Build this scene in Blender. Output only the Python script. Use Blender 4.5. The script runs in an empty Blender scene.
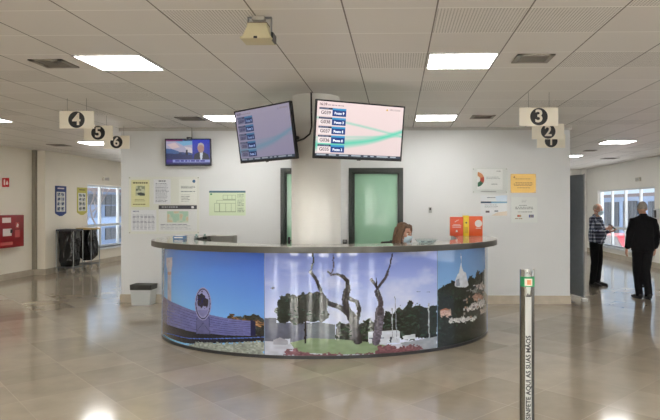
import bpy, bmesh, math, random
import numpy as np
from mathutils import Vector, Matrix, noise as mnoise

random.seed(7)
PI = math.pi
SC = bpy.context.scene
COL = SC.collection
CEIL = 2.98

# ------------------------------------------------------------------ materials
def lin(c):
    return tuple(((v / 255) / 12.92 if v / 255 <= .04045 else ((v / 255 + .055) / 1.055) ** 2.4) for v in c[:3])

MATS = {}
def mat(name, rgb, rough=.5, metal=0., spec=.5, noise=0., nscale=8., bump=0., bscale=60., emit=0., coat=0.):
    if name in MATS: return MATS[name]
    m = bpy.data.materials.new(name); m.use_nodes = True
    nt = m.node_tree; b = nt.nodes['Principled BSDF']
    col = lin(rgb)
    b.inputs['Base Color'].default_value = (*col, 1)
    b.inputs['Roughness'].default_value = rough
    b.inputs['Metallic'].default_value = metal
    b.inputs['Specular IOR Level'].default_value = spec
    b.inputs['Coat Weight'].default_value = coat
    b.inputs['Coat Roughness'].default_value = .05
    tc = nt.nodes.new('ShaderNodeTexCoord')
    if noise:
        n = nt.nodes.new('ShaderNodeTexNoise'); n.inputs['Scale'].default_value = nscale; n.inputs['Detail'].default_value = 4
        nt.links.new(tc.outputs['Object'], n.inputs['Vector'])
        r = nt.nodes.new('ShaderNodeValToRGB')
        r.color_ramp.elements[0].position = .3; r.color_ramp.elements[1].position = .7
        r.color_ramp.elements[0].color = (*[max(0, v * (1 - noise)) for v in col], 1)
        r.color_ramp.elements[1].color = (*[min(1, v * (1 + noise)) for v in col], 1)
        nt.links.new(n.outputs['Fac'], r.inputs['Fac']); nt.links.new(r.outputs['Color'], b.inputs['Base Color'])
    if bump:
        n = nt.nodes.new('ShaderNodeTexNoise'); n.inputs['Scale'].default_value = bscale
        nt.links.new(tc.outputs['Object'], n.inputs['Vector'])
        bp = nt.nodes.new('ShaderNodeBump'); bp.inputs['Strength'].default_value = bump; bp.inputs['Distance'].default_value = .01
        nt.links.new(n.outputs['Fac'], bp.inputs['Height']); nt.links.new(bp.outputs['Normal'], b.inputs['Normal'])
    if emit:
        b.inputs['Emission Color'].default_value = (*col, 1); b.inputs['Emission Strength'].default_value = emit
    MATS[name] = m
    return m

def print_mat(name, rough=.4, emit=0., coat=0., spec=.5):
    """ink printed on / shown by a flat sheet: colour comes from the sheet's own colour attribute"""
    if name in MATS: return MATS[name]
    m = bpy.data.materials.new(name); m.use_nodes = True
    nt = m.node_tree; b = nt.nodes['Principled BSDF']
    a = nt.nodes.new('ShaderNodeAttribute'); a.attribute_name = 'ink'
    b.inputs['Roughness'].default_value = rough; b.inputs['Specular IOR Level'].default_value = spec
    b.inputs['Coat Weight'].default_value = coat; b.inputs['Coat Roughness'].default_value = .02; b.inputs['Coat IOR'].default_value = 1.52
    if emit:
        b.inputs['Base Color'].default_value = (.01, .01, .012, 1)
        nt.links.new(a.outputs['Color'], b.inputs['Emission Color']); b.inputs['Emission Strength'].default_value = emit
    else:
        nt.links.new(a.outputs['Color'], b.inputs['Base Color'])
    MATS[name] = m
    return m

def glass_mat(name, tint=(255, 255, 255), refl=1.0):
    if name in MATS: return MATS[name]
    m = bpy.data.materials.new(name); m.use_nodes = True
    nt = m.node_tree; nt.nodes.clear()
    o = nt.nodes.new('ShaderNodeOutputMaterial'); mx = nt.nodes.new('ShaderNodeMixShader')
    t = nt.nodes.new('ShaderNodeBsdfTransparent'); g = nt.nodes.new('ShaderNodeBsdfGlossy'); f = nt.nodes.new('ShaderNodeFresnel')
    t.inputs['Color'].default_value = (*lin(tint), 1); g.inputs['Roughness'].default_value = .02
    f.inputs['IOR'].default_value = 1.0 + .45 * refl
    ge = nt.nodes.new('ShaderNodeNewGeometry'); sb = nt.nodes.new('ShaderNodeMath'); sb.operation = 'SUBTRACT'; sb.inputs[0].default_value = 1
    nt.links.new(ge.outputs['Backfacing'], sb.inputs[1])
    ml = nt.nodes.new('ShaderNodeMath'); ml.operation = 'MULTIPLY'; nt.links.new(f.outputs[0], ml.inputs[0]); nt.links.new(sb.outputs[0], ml.inputs[1])
    nt.links.new(ml.outputs[0], mx.inputs[0]); nt.links.new(t.outputs[0], mx.inputs[1]); nt.links.new(g.outputs[0], mx.inputs[2])
    nt.links.new(mx.outputs[0], o.inputs['Surface'])
    MATS[name] = m
    return m

# ------------------------------------------------------------------ objects
def place(o, parent=None):
    COL.objects.link(o)
    if parent is not None: o.parent = parent
    return o

def meshobj(name, me, m, parent=None, label=None, loc=None, rot=None):
    o = bpy.data.objects.new(name, me)
    if m is not None and len(me.materials) == 0: me.materials.append(m)
    place(o, parent)
    if label: o['label'] = label
    if loc is not None: o.location = loc
    if rot is not None: o.rotation_euler = rot
    return o

def empty(name, loc=(0, 0, 0), rz=0., rx=0.):
    o = bpy.data.objects.new(name, None); o.empty_display_size = .1
    place(o); o.location = loc; o.rotation_euler = (rx, 0, rz)
    return o

def tag(o, label=None, cat=None, group=None, kind=None):
    if label: o['label'] = label
    if cat: o['category'] = cat
    if group: o['group'] = group
    if kind: o['kind'] = kind
    return o

def thing(name, label, cat, loc=(0, 0, 0), rz=0., rx=0., group=None):
    return tag(empty(name, loc, rz, rx), label, cat, group)

def struct_root(name, loc=(0, 0, 0), rz=0., label=None):
    return tag(empty(name, loc, rz), label, None, None, 'structure')

class MB:
    def __init__(s): s.bm = bmesh.new()
    def box(s, a, b, bevel=0., seg=2):
        x0, y0, z0 = [min(p, q) for p, q in zip(a, b)]; x1, y1, z1 = [max(p, q) for p, q in zip(a, b)]
        v = [s.bm.verts.new(p) for p in ((x0,y0,z0),(x1,y0,z0),(x1,y1,z0),(x0,y1,z0),(x0,y0,z1),(x1,y0,z1),(x1,y1,z1),(x0,y1,z1))]
        fs = [s.bm.faces.new([v[i] for i in f]) for f in ((0,3,2,1),(4,5,6,7),(0,1,5,4),(1,2,6,5),(2,3,7,6),(3,0,4,7))]
        if bevel:
            es = list({e for f in fs for e in f.edges})
            bmesh.ops.bevel(s.bm, geom=es, offset=bevel, segments=seg, affect='EDGES', profile=.5)
        return s
    def prism(s, poly, axis, d0, d1):
        """poly: 2-D points; axis 0: (y,z) along x, 1: (x,z) along y, 2: (x,y) along z"""
        def P(p, d): return (d, p[0], p[1]) if axis == 0 else (p[0], d, p[1]) if axis == 1 else (p[0], p[1], d)
        a = [s.bm.verts.new(P(p, d0)) for p in poly]; b = [s.bm.verts.new(P(p, d1)) for p in poly]
        n = len(poly)
        s.bm.faces.new(a); s.bm.faces.new(b[::-1])
        for i in range(n): s.bm.faces.new((a[i], b[i], b[(i + 1) % n], a[(i + 1) % n]))
        return s
    def tube(s, pts, r, n=10, cap=True):
        pts = [Vector(p) for p in pts]
        rs = r if isinstance(r, (list, tuple)) else [r] * len(pts)
        rings = []
        ref = None
        for i, p in enumerate(pts):
            t = (pts[min(i + 1, len(pts) - 1)] - pts[max(i - 1, 0)]).normalized()
            if ref is None: ref = Vector((0, 0, 1)) if abs(t.z) < .9 else Vector((1, 0, 0))
            u = (ref - t * ref.dot(t)).normalized(); w = t.cross(u); ref = u
            rings.append([s.bm.verts.new(p + (u * math.cos(2 * PI * k / n) + w * math.sin(2 * PI * k / n)) * rs[i]) for k in range(n)])
        for A, B in zip(rings, rings[1:]):
            for k in range(n): s.bm.faces.new((A[k], A[(k + 1) % n], B[(k + 1) % n], B[k]))
        if cap:
            s.bm.faces.new(rings[0][::-1]); s.bm.faces.new(rings[-1])
        return s
    def etube(s, pts, rads, side=(1, 0, 0), n=14):
        """tapered tube of elliptic sections with rounded ends, for bodies and clothes"""
        pts = [Vector(p) for p in pts]; side = Vector(side); rings = []
        for i, p in enumerate(pts):
            t = (pts[min(i + 1, len(pts) - 1)] - pts[max(i - 1, 0)]).normalized()
            sd = side if abs(side.normalized().dot(t)) < .95 else Vector((0, 1, 0))
            u = (sd - t * sd.dot(t)).normalized(); w = t.cross(u)
            ra, rb = rads[i] if isinstance(rads[i], (tuple, list)) else (rads[i], rads[i])
            rings.append([s.bm.verts.new(p + u * math.cos(2 * PI * k / n) * ra + w * math.sin(2 * PI * k / n) * rb) for k in range(n)])
        for A, B in zip(rings, rings[1:]):
            for k in range(n): s.bm.faces.new((A[k], A[(k + 1) % n], B[(k + 1) % n], B[k]))
        for ring, p, q, rr in ((rings[0], pts[0], pts[1], rads[0]), (rings[-1], pts[-1], pts[-2], rads[-1])):
            r = min(rr) if isinstance(rr, (tuple, list)) else rr
            tip = s.bm.verts.new(p + (p - q).normalized() * r * .45)
            for k in range(n): s.bm.faces.new((ring[k], ring[(k + 1) % n], tip))
        return s
    def ball(s, c, r, rotz=0., nu=16, nv=10):
        r = r if isinstance(r, (tuple, list)) else (r, r, r)
        M = Matrix.Translation(c) @ Matrix.Rotation(rotz, 4, 'Z') @ Matrix.Diagonal((*r, 1))
        bmesh.ops.create_uvsphere(s.bm, u_segments=nu, v_segments=nv, radius=1, matrix=M)
        return s
    def lathe(s, prof, c=(0, 0, 0), n=28, sx=1., sy=1.):
        rings = []
        for r, z in prof:
            if r < 1e-6: rings.append([s.bm.verts.new((c[0], c[1], c[2] + z))])
            else: rings.append([s.bm.verts.new((c[0] + sx * r * math.cos(2 * PI * k / n), c[1] + sy * r * math.sin(2 * PI * k / n), c[2] + z)) for k in range(n)])
        for A, B in zip(rings, rings[1:]):
            for k in range(n):
                q = [A[k % len(A)], A[(k + 1) % len(A)], B[(k + 1) % len(B)], B[k % len(B)]]
                q = [v for i, v in enumerate(q) if v not in q[:i]]
                if len(q) > 2: s.bm.faces.new(q)
        return s
    def mesh(s, smooth=True, name='m'):
        bmesh.ops.recalc_face_normals(s.bm, faces=s.bm.faces)
        me = bpy.data.meshes.new(name); s.bm.to_mesh(me); s.bm.free()
        if smooth:
            me.shade_smooth()
            try: me.set_sharp_from_angle(angle=math.radians(35))
            except Exception: pass
        return me
    def build(s, name, m, parent=None, label=None, loc=None, rot=None, smooth=True):
        return meshobj(name, s.mesh(smooth, name), m, parent, label, loc, rot)

def box(name, a, b, m, parent=None, bevel=0., label=None):
    return MB().box(a, b, bevel).build(name, m, parent, label)

def blend(mb, voxel, smooth=2, wrinkle=0., wscale=9.):
    """fuse overlapping closed shapes into one continuous skin"""
    me = mb.mesh(False)
    o = bpy.data.objects.new('tmp', me); COL.objects.link(o)
    r = o.modifiers.new('r', 'REMESH'); r.mode = 'VOXEL'; r.voxel_size = voxel
    if smooth:
        q = o.modifiers.new('s', 'SMOOTH'); q.factor = .5; q.iterations = smooth
    dg = bpy.context.evaluated_depsgraph_get()
    out = bpy.data.meshes.new_from_object(o.evaluated_get(dg))
    bpy.data.objects.remove(o); bpy.data.meshes.remove(me)
    if wrinkle:
        out.update()
        ns = [v.normal.copy() for v in out.vertices]
        for v, n in zip(out.vertices, ns):
            p = Vector((v.co.x * wscale * 1.3, v.co.y * wscale * 1.3, v.co.z * wscale * .8))
            v.co += n * (wrinkle * (mnoise.noise(p) + .5 * mnoise.noise(p * 2.3)))
    out.materials.clear(); out.shade_smooth()
    return out

FONT_CACHE = {}
def text_mesh(body, size, bold=0., depth=.001, align='CENTER'):
    cu = bpy.data.curves.new('t', 'FONT'); cu.body = body; cu.size = size; cu.align_x = align; cu.align_y = 'CENTER'
    cu.offset = bold; cu.extrude = depth; cu.resolution_u = 3
    o = bpy.data.objects.new('t', cu); COL.objects.link(o)
    dg = bpy.context.evaluated_depsgraph_get(); dg.update()
    me = bpy.data.meshes.new_from_object(o.evaluated_get(dg))
    bpy.data.objects.remove(o); bpy.data.curves.remove(cu)
    me.transform(Matrix(((1, 0, 0, 0), (0, 0, -1, 0), (0, 1, 0, 0), (0, 0, 0, 1))))
    me.materials.clear()
    return me

# ------------------------------------------------------------------ printed sheets
def vnoise(h, w, cy, cx, seed):
    rng = np.random.RandomState(seed); g = rng.rand(cy + 2, cx + 2)
    y = np.linspace(0, cy, h, endpoint=False)[:, None]; x = np.linspace(0, cx, w, endpoint=False)[None, :]
    yi = y.astype(int); xi = x.astype(int); fy = y - yi; fx = x - xi
    fy = fy * fy * (3 - 2 * fy); fx = fx * fx * (3 - 2 * fx)
    return (g[yi, xi] * (1 - fy) * (1 - fx) + g[yi + 1, xi] * fy * (1 - fx) + g[yi, xi + 1] * (1 - fy) * fx + g[yi + 1, xi + 1] * fy * fx)

def sheet(h, w, c): return np.ones((h, w, 3)) * np.array(c, float)
def rect(R, x0, y0, x1, y1, c):
    h, w = R.shape[:2]
    R[int(round(y0 * h)):max(int(round(y1 * h)), int(round(y0 * h)) + 1), int(round(x0 * w)):max(int(round(x1 * w)), int(round(x0 * w)) + 1)] = c
def inside(X, Y, pts):
    r = np.zeros(X.shape, bool); n = len(pts)
    for i in range(n):
        x0, y0 = pts[i]; x1, y1 = pts[(i + 1) % n]
        if y0 == y1: continue
        r ^= ((y0 > Y) != (y1 > Y)) & (X < (x1 - x0) * (Y - y0) / (y1 - y0) + x0)
    return r
def near(X, Y, pts):
    d = np.full(X.shape, 1e9)
    for (x0, y0), (x1, y1) in zip(pts, pts[1:]):
        dx, dy = x1 - x0, y1 - y0; L = dx * dx + dy * dy + 1e-12
        q = np.clip(((X - x0) * dx + (Y - y0) * dy) / L, 0, 1)
        d = np.minimum(d, np.hypot(X - x0 - q * dx, Y - y0 - q * dy))
    return d
def poly(R, pts, c):
    h, w = R.shape[:2]
    X, Y = np.meshgrid((np.arange(w) + .5) / w, (np.arange(h) + .5) / h)
    R[inside(X, Y, pts)] = c
def oval(R, cx, cy, rx, ry, c):
    h, w = R.shape[:2]
    X, Y = np.meshgrid((np.arange(w) + .5) / w, (np.arange(h) + .5) / h)
    R[((X - cx) / rx) ** 2 + ((Y - cy) / ry) ** 2 < 1] = c
def textlines(R, x0, y0, x1, y1, n, c, seed=0, fill=.45):
    rng = random.Random(seed)
    for i in range(n):
        ya = y0 + (y1 - y0) * i / n; yb = ya + (y1 - y0) / n * fill
        x = x0
        end = x1 - (x1 - x0) * (rng.random() * .25)
        while x < end:
            l = (x1 - x0) * (.04 + rng.random() * .12)
            rect(R, x, ya, min(x + l, x1), yb, c); x += l + (x1 - x0) * .035

def ink_mesh(R, fn, two_d=True):
    """a grid of quads, one per cell of the print R; fn(u, v) gives each corner (u right, v down, 0..1)"""
    h, w = R.shape[:2]
    U, V = np.meshgrid(np.linspace(0, 1, w + 1), np.linspace(0, 1, h + 1))
    co = np.stack(fn(U, V), -1).reshape(-1, 3)
    i = (np.arange(h)[:, None] * (w + 1) + np.arange(w)[None, :]).ravel()
    quads = np.stack([i, i + w + 1, i + w + 2, i + 1], -1)
    me = bpy.data.meshes.new('print')
    me.vertices.add(len(co)); me.vertices.foreach_set('co', co.ravel())
    me.loops.add(quads.size); me.loops.foreach_set('vertex_index', quads.ravel().astype(np.int32))
    me.polygons.add(len(quads)); me.polygons.foreach_set('loop_start', np.arange(0, quads.size, 4).astype(np.int32))
    me.update(calc_edges=True)
    A = me.color_attributes.new('ink', 'FLOAT_COLOR', 'CORNER')
    s = np.clip(R.reshape(-1, 3), 0, 255) / 255
    l = np.where(s <= .04045, s / 12.92, ((s + .055) / 1.055) ** 2.4)
    c = np.concatenate([l, np.ones((len(l), 1))], 1)
    A.data.foreach_set('color', np.repeat(c, 4, 0).ravel().astype(np.float32))
    return me

def flat_print(name, R, w, h, m, parent=None, off=0., label=None, cx=0., cz=0.):
    me = ink_mesh(R, lambda U, V: (cx + (U - .5) * w, np.full_like(U, -off), cz + (.5 - V) * h))
    return meshobj(name, me, m, parent, label)

def paper(name, label, cat, R, x0, z1, x1, z0, y, wall_loc, m, group=None, thick=.003):
    """a sheet of paper with a little thickness: its back board is the thing, its printed face the part"""
    cx, cz = (x0 + x1) / 2, (z0 + z1) / 2; w, h = x1 - x0, z1 - z0
    t = thing(name, label, cat, (cx, y, cz), 0, 0, group)
    box('backing', (-w / 2, -thick, -h / 2), (w / 2, 0, h / 2), WHITE, t)
    flat_print('printed_face', R, w, h, m, t, thick + .0006)
    return t

# ------------------------------------------------------------------ palette
WHITE = mat('white_paper', (232, 232, 230), .6)
WALLP = mat('white_wall_paint', (217, 219, 220), .6, noise=.015, nscale=1.5, bump=.04, bscale=160)
WARMW = mat('warm_white_paint', (236, 234, 228), .6, noise=.015, nscale=1.5, bump=.04, bscale=160)
CREAM = mat('light_tinted_wall_paint', (234, 227, 212), .6, noise=.015, nscale=1.5, bump=.04, bscale=160)  # warm cast of the light on the left wall put into the paint
STONE = mat('beige_stone', (184, 173, 156), .25, noise=.1, nscale=5)
BLACK = mat('black_plastic', (20, 20, 22), .35)
DARK = mat('dark_metal', (46, 47, 48), .4, .4)
STEEL = mat('brushed_steel', (176, 176, 172), .25, 1.)
CHROME = mat('chrome', (205, 205, 203), .12, 1.)
ALU = mat('white_window_frame', (222, 226, 228), .4)
GREYM = mat('grey_metal', (140, 142, 142), .4, .6)
GLASS = glass_mat('clear_glass')
ACRYL = glass_mat('acrylic', (253, 254, 253), .6)
PAPER = print_mat('printed_paper', .5)
SCREEN = print_mat('lit_screen', .25, .72)
SCREEND = print_mat('dimmer_lit_screen', .25, .44)

# ================================================================== SETTING
def floor_mat():
    m = bpy.data.materials.new('polished_stone_tiles'); m.use_nodes = True
    nt = m.node_tree; b = nt.nodes['Principled BSDF']; N = nt.nodes.new; L = nt.links.new
    tc = N('ShaderNodeTexCoord'); mp = N('ShaderNodeMapping'); mp.inputs['Rotation'].default_value = (0, 0, -PI / 4)
    mp.inputs['Location'].default_value = (0, -.44, 0)
    L(tc.outputs['Object'], mp.inputs['Vector'])
    br = N('ShaderNodeTexBrick'); br.offset = 0; br.squash = 1
    br.inputs['Scale'].default_value = 1; br.inputs['Brick Width'].default_value = .58; br.inputs['Row Height'].default_value = .58
    br.inputs['Mortar Size'].default_value = .0035; br.inputs['Mortar Smooth'].default_value = .2
    br.inputs['Color1'].default_value = (*lin((166, 155, 138)), 1); br.inputs['Color2'].default_value = (*lin((150, 139, 122)), 1)
    br.inputs['Mortar'].default_value = (*lin((170, 158, 142)), 1)
    L(mp.outputs[0], br.inputs['Vector'])
    n = N('ShaderNodeTexNoise'); n.inputs['Scale'].default_value = 3.2; n.inputs['Detail'].default_value = 6; n.inputs['Roughness'].default_value = .6
    L(tc.outputs['Object'], n.inputs['Vector'])
    r = N('ShaderNodeValToRGB'); r.color_ramp.elements[0].color = (.9, .895, .89, 1); r.color_ramp.elements[1].color = (1.06, 1.06, 1.06, 1)
    r.color_ramp.elements[0].position = .3; r.color_ramp.elements[1].position = .7
    L(n.outputs['Fac'], r.inputs['Fac'])
    mx = N('ShaderNodeMix'); mx.data_type = 'RGBA'; mx.blend_type = 'MULTIPLY'; mx.inputs['Factor'].default_value = 1
    L(br.outputs['Color'], mx.inputs['A']); L(r.outputs['Color'], mx.inputs['B']); L(mx.outputs['Result'], b.inputs['Base Color'])
    b.inputs['Roughness'].default_value = .115; b.inputs['Specular IOR Level'].default_value = .55
    n2 = N('ShaderNodeTexNoise'); n2.inputs['Scale'].default_value = 1.3; n2.inputs['Detail'].default_value = 2
    L(tc.outputs['Object'], n2.inputs['Vector'])
    bp = N('ShaderNodeBump'); bp.inputs['Strength'].default_value = .05; bp.inputs['Distance'].default_value = .02
    ad = N('ShaderNodeMath'); ad.operation = 'MULTIPLY_ADD'; ad.inputs[1].default_value = -.15
    L(br.outputs['Fac'], ad.inputs[0]); L(n2.outputs['Fac'], ad.inputs[2]); L(ad.outputs[0], bp.inputs['Height'])
    L(bp.outputs['Normal'], b.inputs['Normal'])
    return m

def ceiling_mat():
    m = bpy.data.materials.new('metal_ceiling_panels'); m.use_nodes = True
    nt = m.node_tree; b = nt.nodes['Principled BSDF']; N = nt.nodes.new; L = nt.links.new
    tc = N('ShaderNodeTexCoord'); sp = N('ShaderNodeSeparateXYZ'); L(tc.outputs['Object'], sp.inputs[0])
    def mth(op, a, bb=None, c=None):
        x = N('ShaderNodeMath'); x.operation = op
        for i, v in enumerate((a, bb, c)):
            if v is None: continue
            if isinstance(v, (int, float)): x.inputs[i].default_value = v
            else: L(v, x.inputs[i])
        return x.outputs[0]
    def cell(o, org, sz):
        q = mth('DIVIDE', mth('SUBTRACT', o, org), sz)
        return mth('FLOOR', q), mth('FRACT', q)
    ix, fx = cell(sp.outputs[0], .266, .628); iy, fy = cell(sp.outputs[1], 3.9, .567)
    def line(f, half):   # 1 on the joint
        return mth('LESS_THAN', mth('MINIMUM', f, mth('SUBTRACT', 1, f)), half)
    lx = line(fx, .0085); ly = line(fy, .0105)
    cmb = N('ShaderNodeCombineXYZ'); L(ix, cmb.inputs[0]); L(iy, cmb.inputs[1])
    wn = N('ShaderNodeTexWhiteNoise'); wn.noise_dimensions = '2D'; L(cmb.outputs[0], wn.inputs['Vector'])
    # perforated panels: a fine dot grid on some of the panels
    perf = mth('GREATER_THAN', wn.outputs['Value'], .84)
    dx = mth('ABSOLUTE', mth('SUBTRACT', mth('FRACT', mth('MULTIPLY', sp.outputs[0], 45)), .5))
    dy = mth('ABSOLUTE', mth('SUBTRACT', mth('FRACT', mth('MULTIPLY', sp.outputs[1], 45)), .5))
    dot = mth('MULTIPLY', mth('LESS_THAN', mth('ADD', mth('MULTIPLY', dx, dx), mth('MULTIPLY', dy, dy)), .05), perf)
    def mix(f, a, c):
        x = N('ShaderNodeMix'); x.data_type = 'RGBA'
        L(f, x.inputs['Factor'])
        for s_, v in (('A', a), ('B', c)):
            if isinstance(v, tuple): x.inputs[s_].default_value = (*lin(v), 1)
            else: L(v, x.inputs[s_])
        return x.outputs['Result']
    base = mix(wn.outputs['Value'], (224, 220, 215), (231, 228, 223))
    base = mix(dot, base, (120, 114, 106))
    base = mix(ly, base, (252, 250, 246))
    base = mix(lx, base, (112, 106, 98))
    L(base, b.inputs['Base Color']); b.inputs['Roughness'].default_value = .45; b.inputs['Specular IOR Level'].default_value = .35
    bp = N('ShaderNodeBump'); bp.inputs['Strength'].default_value = .3; bp.inputs['Distance'].default_value = .004
    L(mth('SUBTRACT', 1, mth('MAXIMUM', lx, ly)), bp.inputs['Height']); L(bp.outputs['Normal'], b.inputs['Normal'])
    return m

def S(o, label=None): return tag(o, label, None, None, 'structure')

XL1, XL2, XR, YE, YB = -8.7, -8.42, 6.9, 21.3, -5.0
RY = 9.83; RX0, RX1 = -4.725, 2.91
S(box('floor', (XL1 - .2, YB - .2, -.12), (XR + .2, YE + .2, 0), floor_mat()))
S(box('ceiling', (XL1 - .2, YB - .2, CEIL), (XR + .2, YE + .2, CEIL + .15), ceiling_mat()))

def wall_x(name, x0, x1, y0, y1, holes, m):
    """wall running along y with openings (ya, yb, za, zb)"""
    b = MB(); y = y0
    for ya, yb, za, zb in sorted(holes):
        if ya > y: b.box((x0, y, 0), (x1, ya, CEIL))
        if za > 0: b.box((x0, ya, 0), (x1, yb, za))
        if zb < CEIL: b.box((x0, ya, zb), (x1, yb, CEIL))
        y = yb
    if y < y1: b.box((x0, y, 0), (x1, y1, CEIL))
    return S(b.build(name, m))
def wall_y(name, y0, y1, x0, x1, holes, m):
    b = MB(); x = x0
    for xa, xb, za, zb in sorted(holes):
        if xa > x: b.box((x, y0, 0), (xa, y1, CEIL))
        if za > 0: b.box((xa, y0, 0), (xb, y1, za))
        if zb < CEIL: b.box((xa, y0, zb), (xb, y1, CEIL))
        x = xb
    if x < x1: b.box((x, y0, 0), (x1, y1, CEIL))
    return S(b.build(name, m))

LW = (15.6, 20.0, .46, 2.25); RW = (15.7, 20.1, .33, 2.18)
DOORS = ((-1.981, -1.055, 0, 2.295), (-.821, .102, 0, 2.295))
# the left corridor wall: a nearer stretch, a step, then the stretch with the window
wl = MB(); wl.box((XL1 - .2, YB, 0), (XL1, 13.7, CEIL)); wl.box((XL1 - .2, 13.7, 0), (XL2, LW[0], CEIL))
wl.box((XL1 - .2, LW[0], 0), (XL2, LW[1], LW[2])); wl.box((XL1 - .2, LW[0], LW[3]), (XL2, LW[1], CEIL)); wl.box((XL1 - .2, LW[1], 0), (XL2, YE, CEIL))
S(wl.build('wall_left', CREAM))
RN = (4.0, 12.0, .9, 2.3)
wall_x('wall_right', XR, XR + .2, YB, YE, [RW, (2.0, 6.4, .33, 2.18)], WARMW)
wall_y('wall_end', YE, YE + .2, XL1 - .2, XR + .2, [], WARMW)
BWIN = [(-7.9, -6.6, .05, 2.6), (-5.0, -3.9, .05, 2.6), (-2.9, -2.2, .05, 2.6), (-1.5, -.3, .05, 2.6), (.5, 1.1, .05, 2.6), (2.0, 3.2, .05, 2.6), (4.6, 6.2, .05, 2.6)]  # unseen back windows, added and spaced for daylight and streaks on the mural
wall_y('wall_back', YB - .2, YB, XL1 - .2, XR + .2, BWIN, WARMW)
wall_y('wall_rear', RY, RY + .18, RX0, RX1, list(DOORS), WALLP)
wall_x('wall_rear_left', RX0, RX0 + .18, RY + .18, YE, [], WALLP)
wall_x('wall_rear_right', RX1 - .18, RX1, RY + .18, YE, [], WALLP)
S(box('trim_1', (XL2 - .27, 13.62, .14), (XL2 - .19, 13.70, CEIL), mat('trim_grey', (150, 144, 132), .4, .5)), 'grey metal corner strip at the wall step')
S(box('trim_2', (XR - .22, YE - .12, 0), (XR - .02, YE, CEIL), WARMW), 'white pilaster in the far corridor corner')
b = MB(); b.box((RX0 - .03, RY - .012, CEIL - .05), (RX1 + .03, RY, CEIL)); S(b.build('trim_3', mat('trim_pale_grey', (190, 188, 184), .5)))  # thin strip a little greyer than the wall, along its top
# baseboards of beige stone
b = MB()
for x0, x1 in ((RX0 - .015, DOORS[0][0] - .02), (DOORS[0][1] + .02, DOORS[1][0] - .02), (DOORS[1][1] + .02, RX1 + .015)): b.box((x0, RY - .015, 0), (x1, RY, .14))
S(b.build('baseboard_rear', STONE))
S(box('baseboard_rear_left', (RX0 - .015, RY, 0), (RX0, YE, .14), STONE))
S(box('baseboard_rear_right', (RX1, RY, 0), (RX1 + .015, YE, .14), STONE))
b = MB(); b.box((XL1, YB, 0), (XL1 + .015, 13.7, .14)); b.box((XL1 + .015, 13.685, 0), (XL2 + .015, 13.7, .14)); b.box((XL2, 13.7, 0), (XL2 + .015, YE, .14))
S(b.build('baseboard_left', STONE))
S(box('baseboard_right', (XR - .015, YB, 0), (XR, YE, .14), STONE))
S(box('baseboard_end', (RX1, YE - .015, 0), (XR, YE, .14), STONE))

def window_on_x(name, xin, xout, W, n, split, sillside):
    ya, yb, za, zb = W
    r = struct_root(name, ((xin + xout) / 2, ya, za)); h = zb - za; w = yb - ya; t = .03
    f = MB()
    f.box((-t, 0, 0), (t, w, .05)); f.box((-t, 0, h - .05), (t, w, h))
    for k in range(n + 1):
        y = min(max(w * k / n, .035), w - .035); f.box((-t - .004, y - .035, 0), (t + .004, y + .035, h))
    f.box((-t - .002, 0, split - za - .035), (t + .002, w, split - za + .035))
    f.build('window_frame', ALU, r)
    s = MB(); s.box((sillside * .02, -.03, -.05), (sillside * (abs(xin - xout) / 2 + .06), w + .03, 0)); s.build('window_sill', ALU, r)
    for k in range(n):
        for z0, z1 in ((.05, split - za - .035), (split - za + .035, h - .05)):
            box('pane', (-.004, w * k / n + .035, z0), (.004, w * (k + 1) / n - .035, z1), GLASS, r)
    return r
window_on_x('window_1', XL2, XL1 - .2, LW, 4, 1.09, 1)
window_on_x('window_2', XR, XR + .2, RW, 4, .95, -1)
window_on_x('window_3', XR, XR + .2, (2.0, 6.4, .33, 2.18), 4, .95, -1)
for i, (xa, xb, za, zb) in enumerate(BWIN):
    r = struct_root('window_%d' % (i + 4), (xa, YB - .1, za)); w, h = xb - xa, zb - za; n = 1 + (w > 1)
    f = MB(); f.box((0, -.03, 0), (w, .03, .06)); f.box((0, -.03, h - .06), (w, .03, h))
    for k in range(n + 1):
        x = min(max(w * k / n, .04), w - .04); f.box((x - .04, -.034, 0), (x + .04, .034, h))
    f.build('window_frame', ALU, r)
    for k in range(n): box('pane', (w * k / n + .04, -.004, .06), (w * (k + 1) / n - .04, .004, h - .06), GLASS, r)

# doors in the rear wall
GREEND = mat('pale_green_door', (146, 190, 162), .22, noise=.02, nscale=2, coat=.3)
FRAMEG = mat('dark_green_frame', (26, 36, 30), .35)
for i, (xa, xb, za, zb) in enumerate(DOORS):
    r = struct_root('door_%d' % (i + 1), (xa, RY, 0)); w = xb - xa
    f = MB(); q = .075
    f.box((0, -.025, 0), (q, .12, zb)); f.box((w - q, -.025, 0), (w, .12, zb)); f.box((q, -.025, zb - q), (w - q, .12, zb))
    f.build('door_frame', FRAMEG, r)
    f = MB(); f.box((q, .02, 0), (q + .02, .10, zb - q)); f.box((w - q - .02, .02, 0), (w - q, .10, zb - q)); f.box((q, .02, zb - q - .02), (w - q, .10, zb - q)); f.build('door_stop', FRAMEG, r)
    p = box('door_panel', (q + .022, .05, .01), (w - q - .022, .09, zb - q - .022), GREEND, r)
    hx = q + .06 if i == 0 else w - q - .06
    l = MB(); l.box((hx - .02, .04, .96), (hx + .02, .05, 1.12)); l.tube([(hx, .045, 1.06), (hx, -.005, 1.06), (hx + (.09 if i == 0 else -.09), -.01, 1.06)], .009, 8); l.build('door_handle', DARK, r)

# round column
CX, CY, CR = -.993, 7.10, .30
c = MB(); c.lathe([(CR, 0), (CR, 2.28), (CR - .012, 2.30), (CR - .012, CEIL)], (CX, CY, 0), 56); S(c.build('column', WARMW), 'round white column rising through the reception desk')
c = MB(); c.lathe([(CR, 0), (CR + .012, 0), (CR + .012, .12), (CR, .12)], (CX, CY, 0), 56); S(c.build('baseboard_column', STONE))

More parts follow.
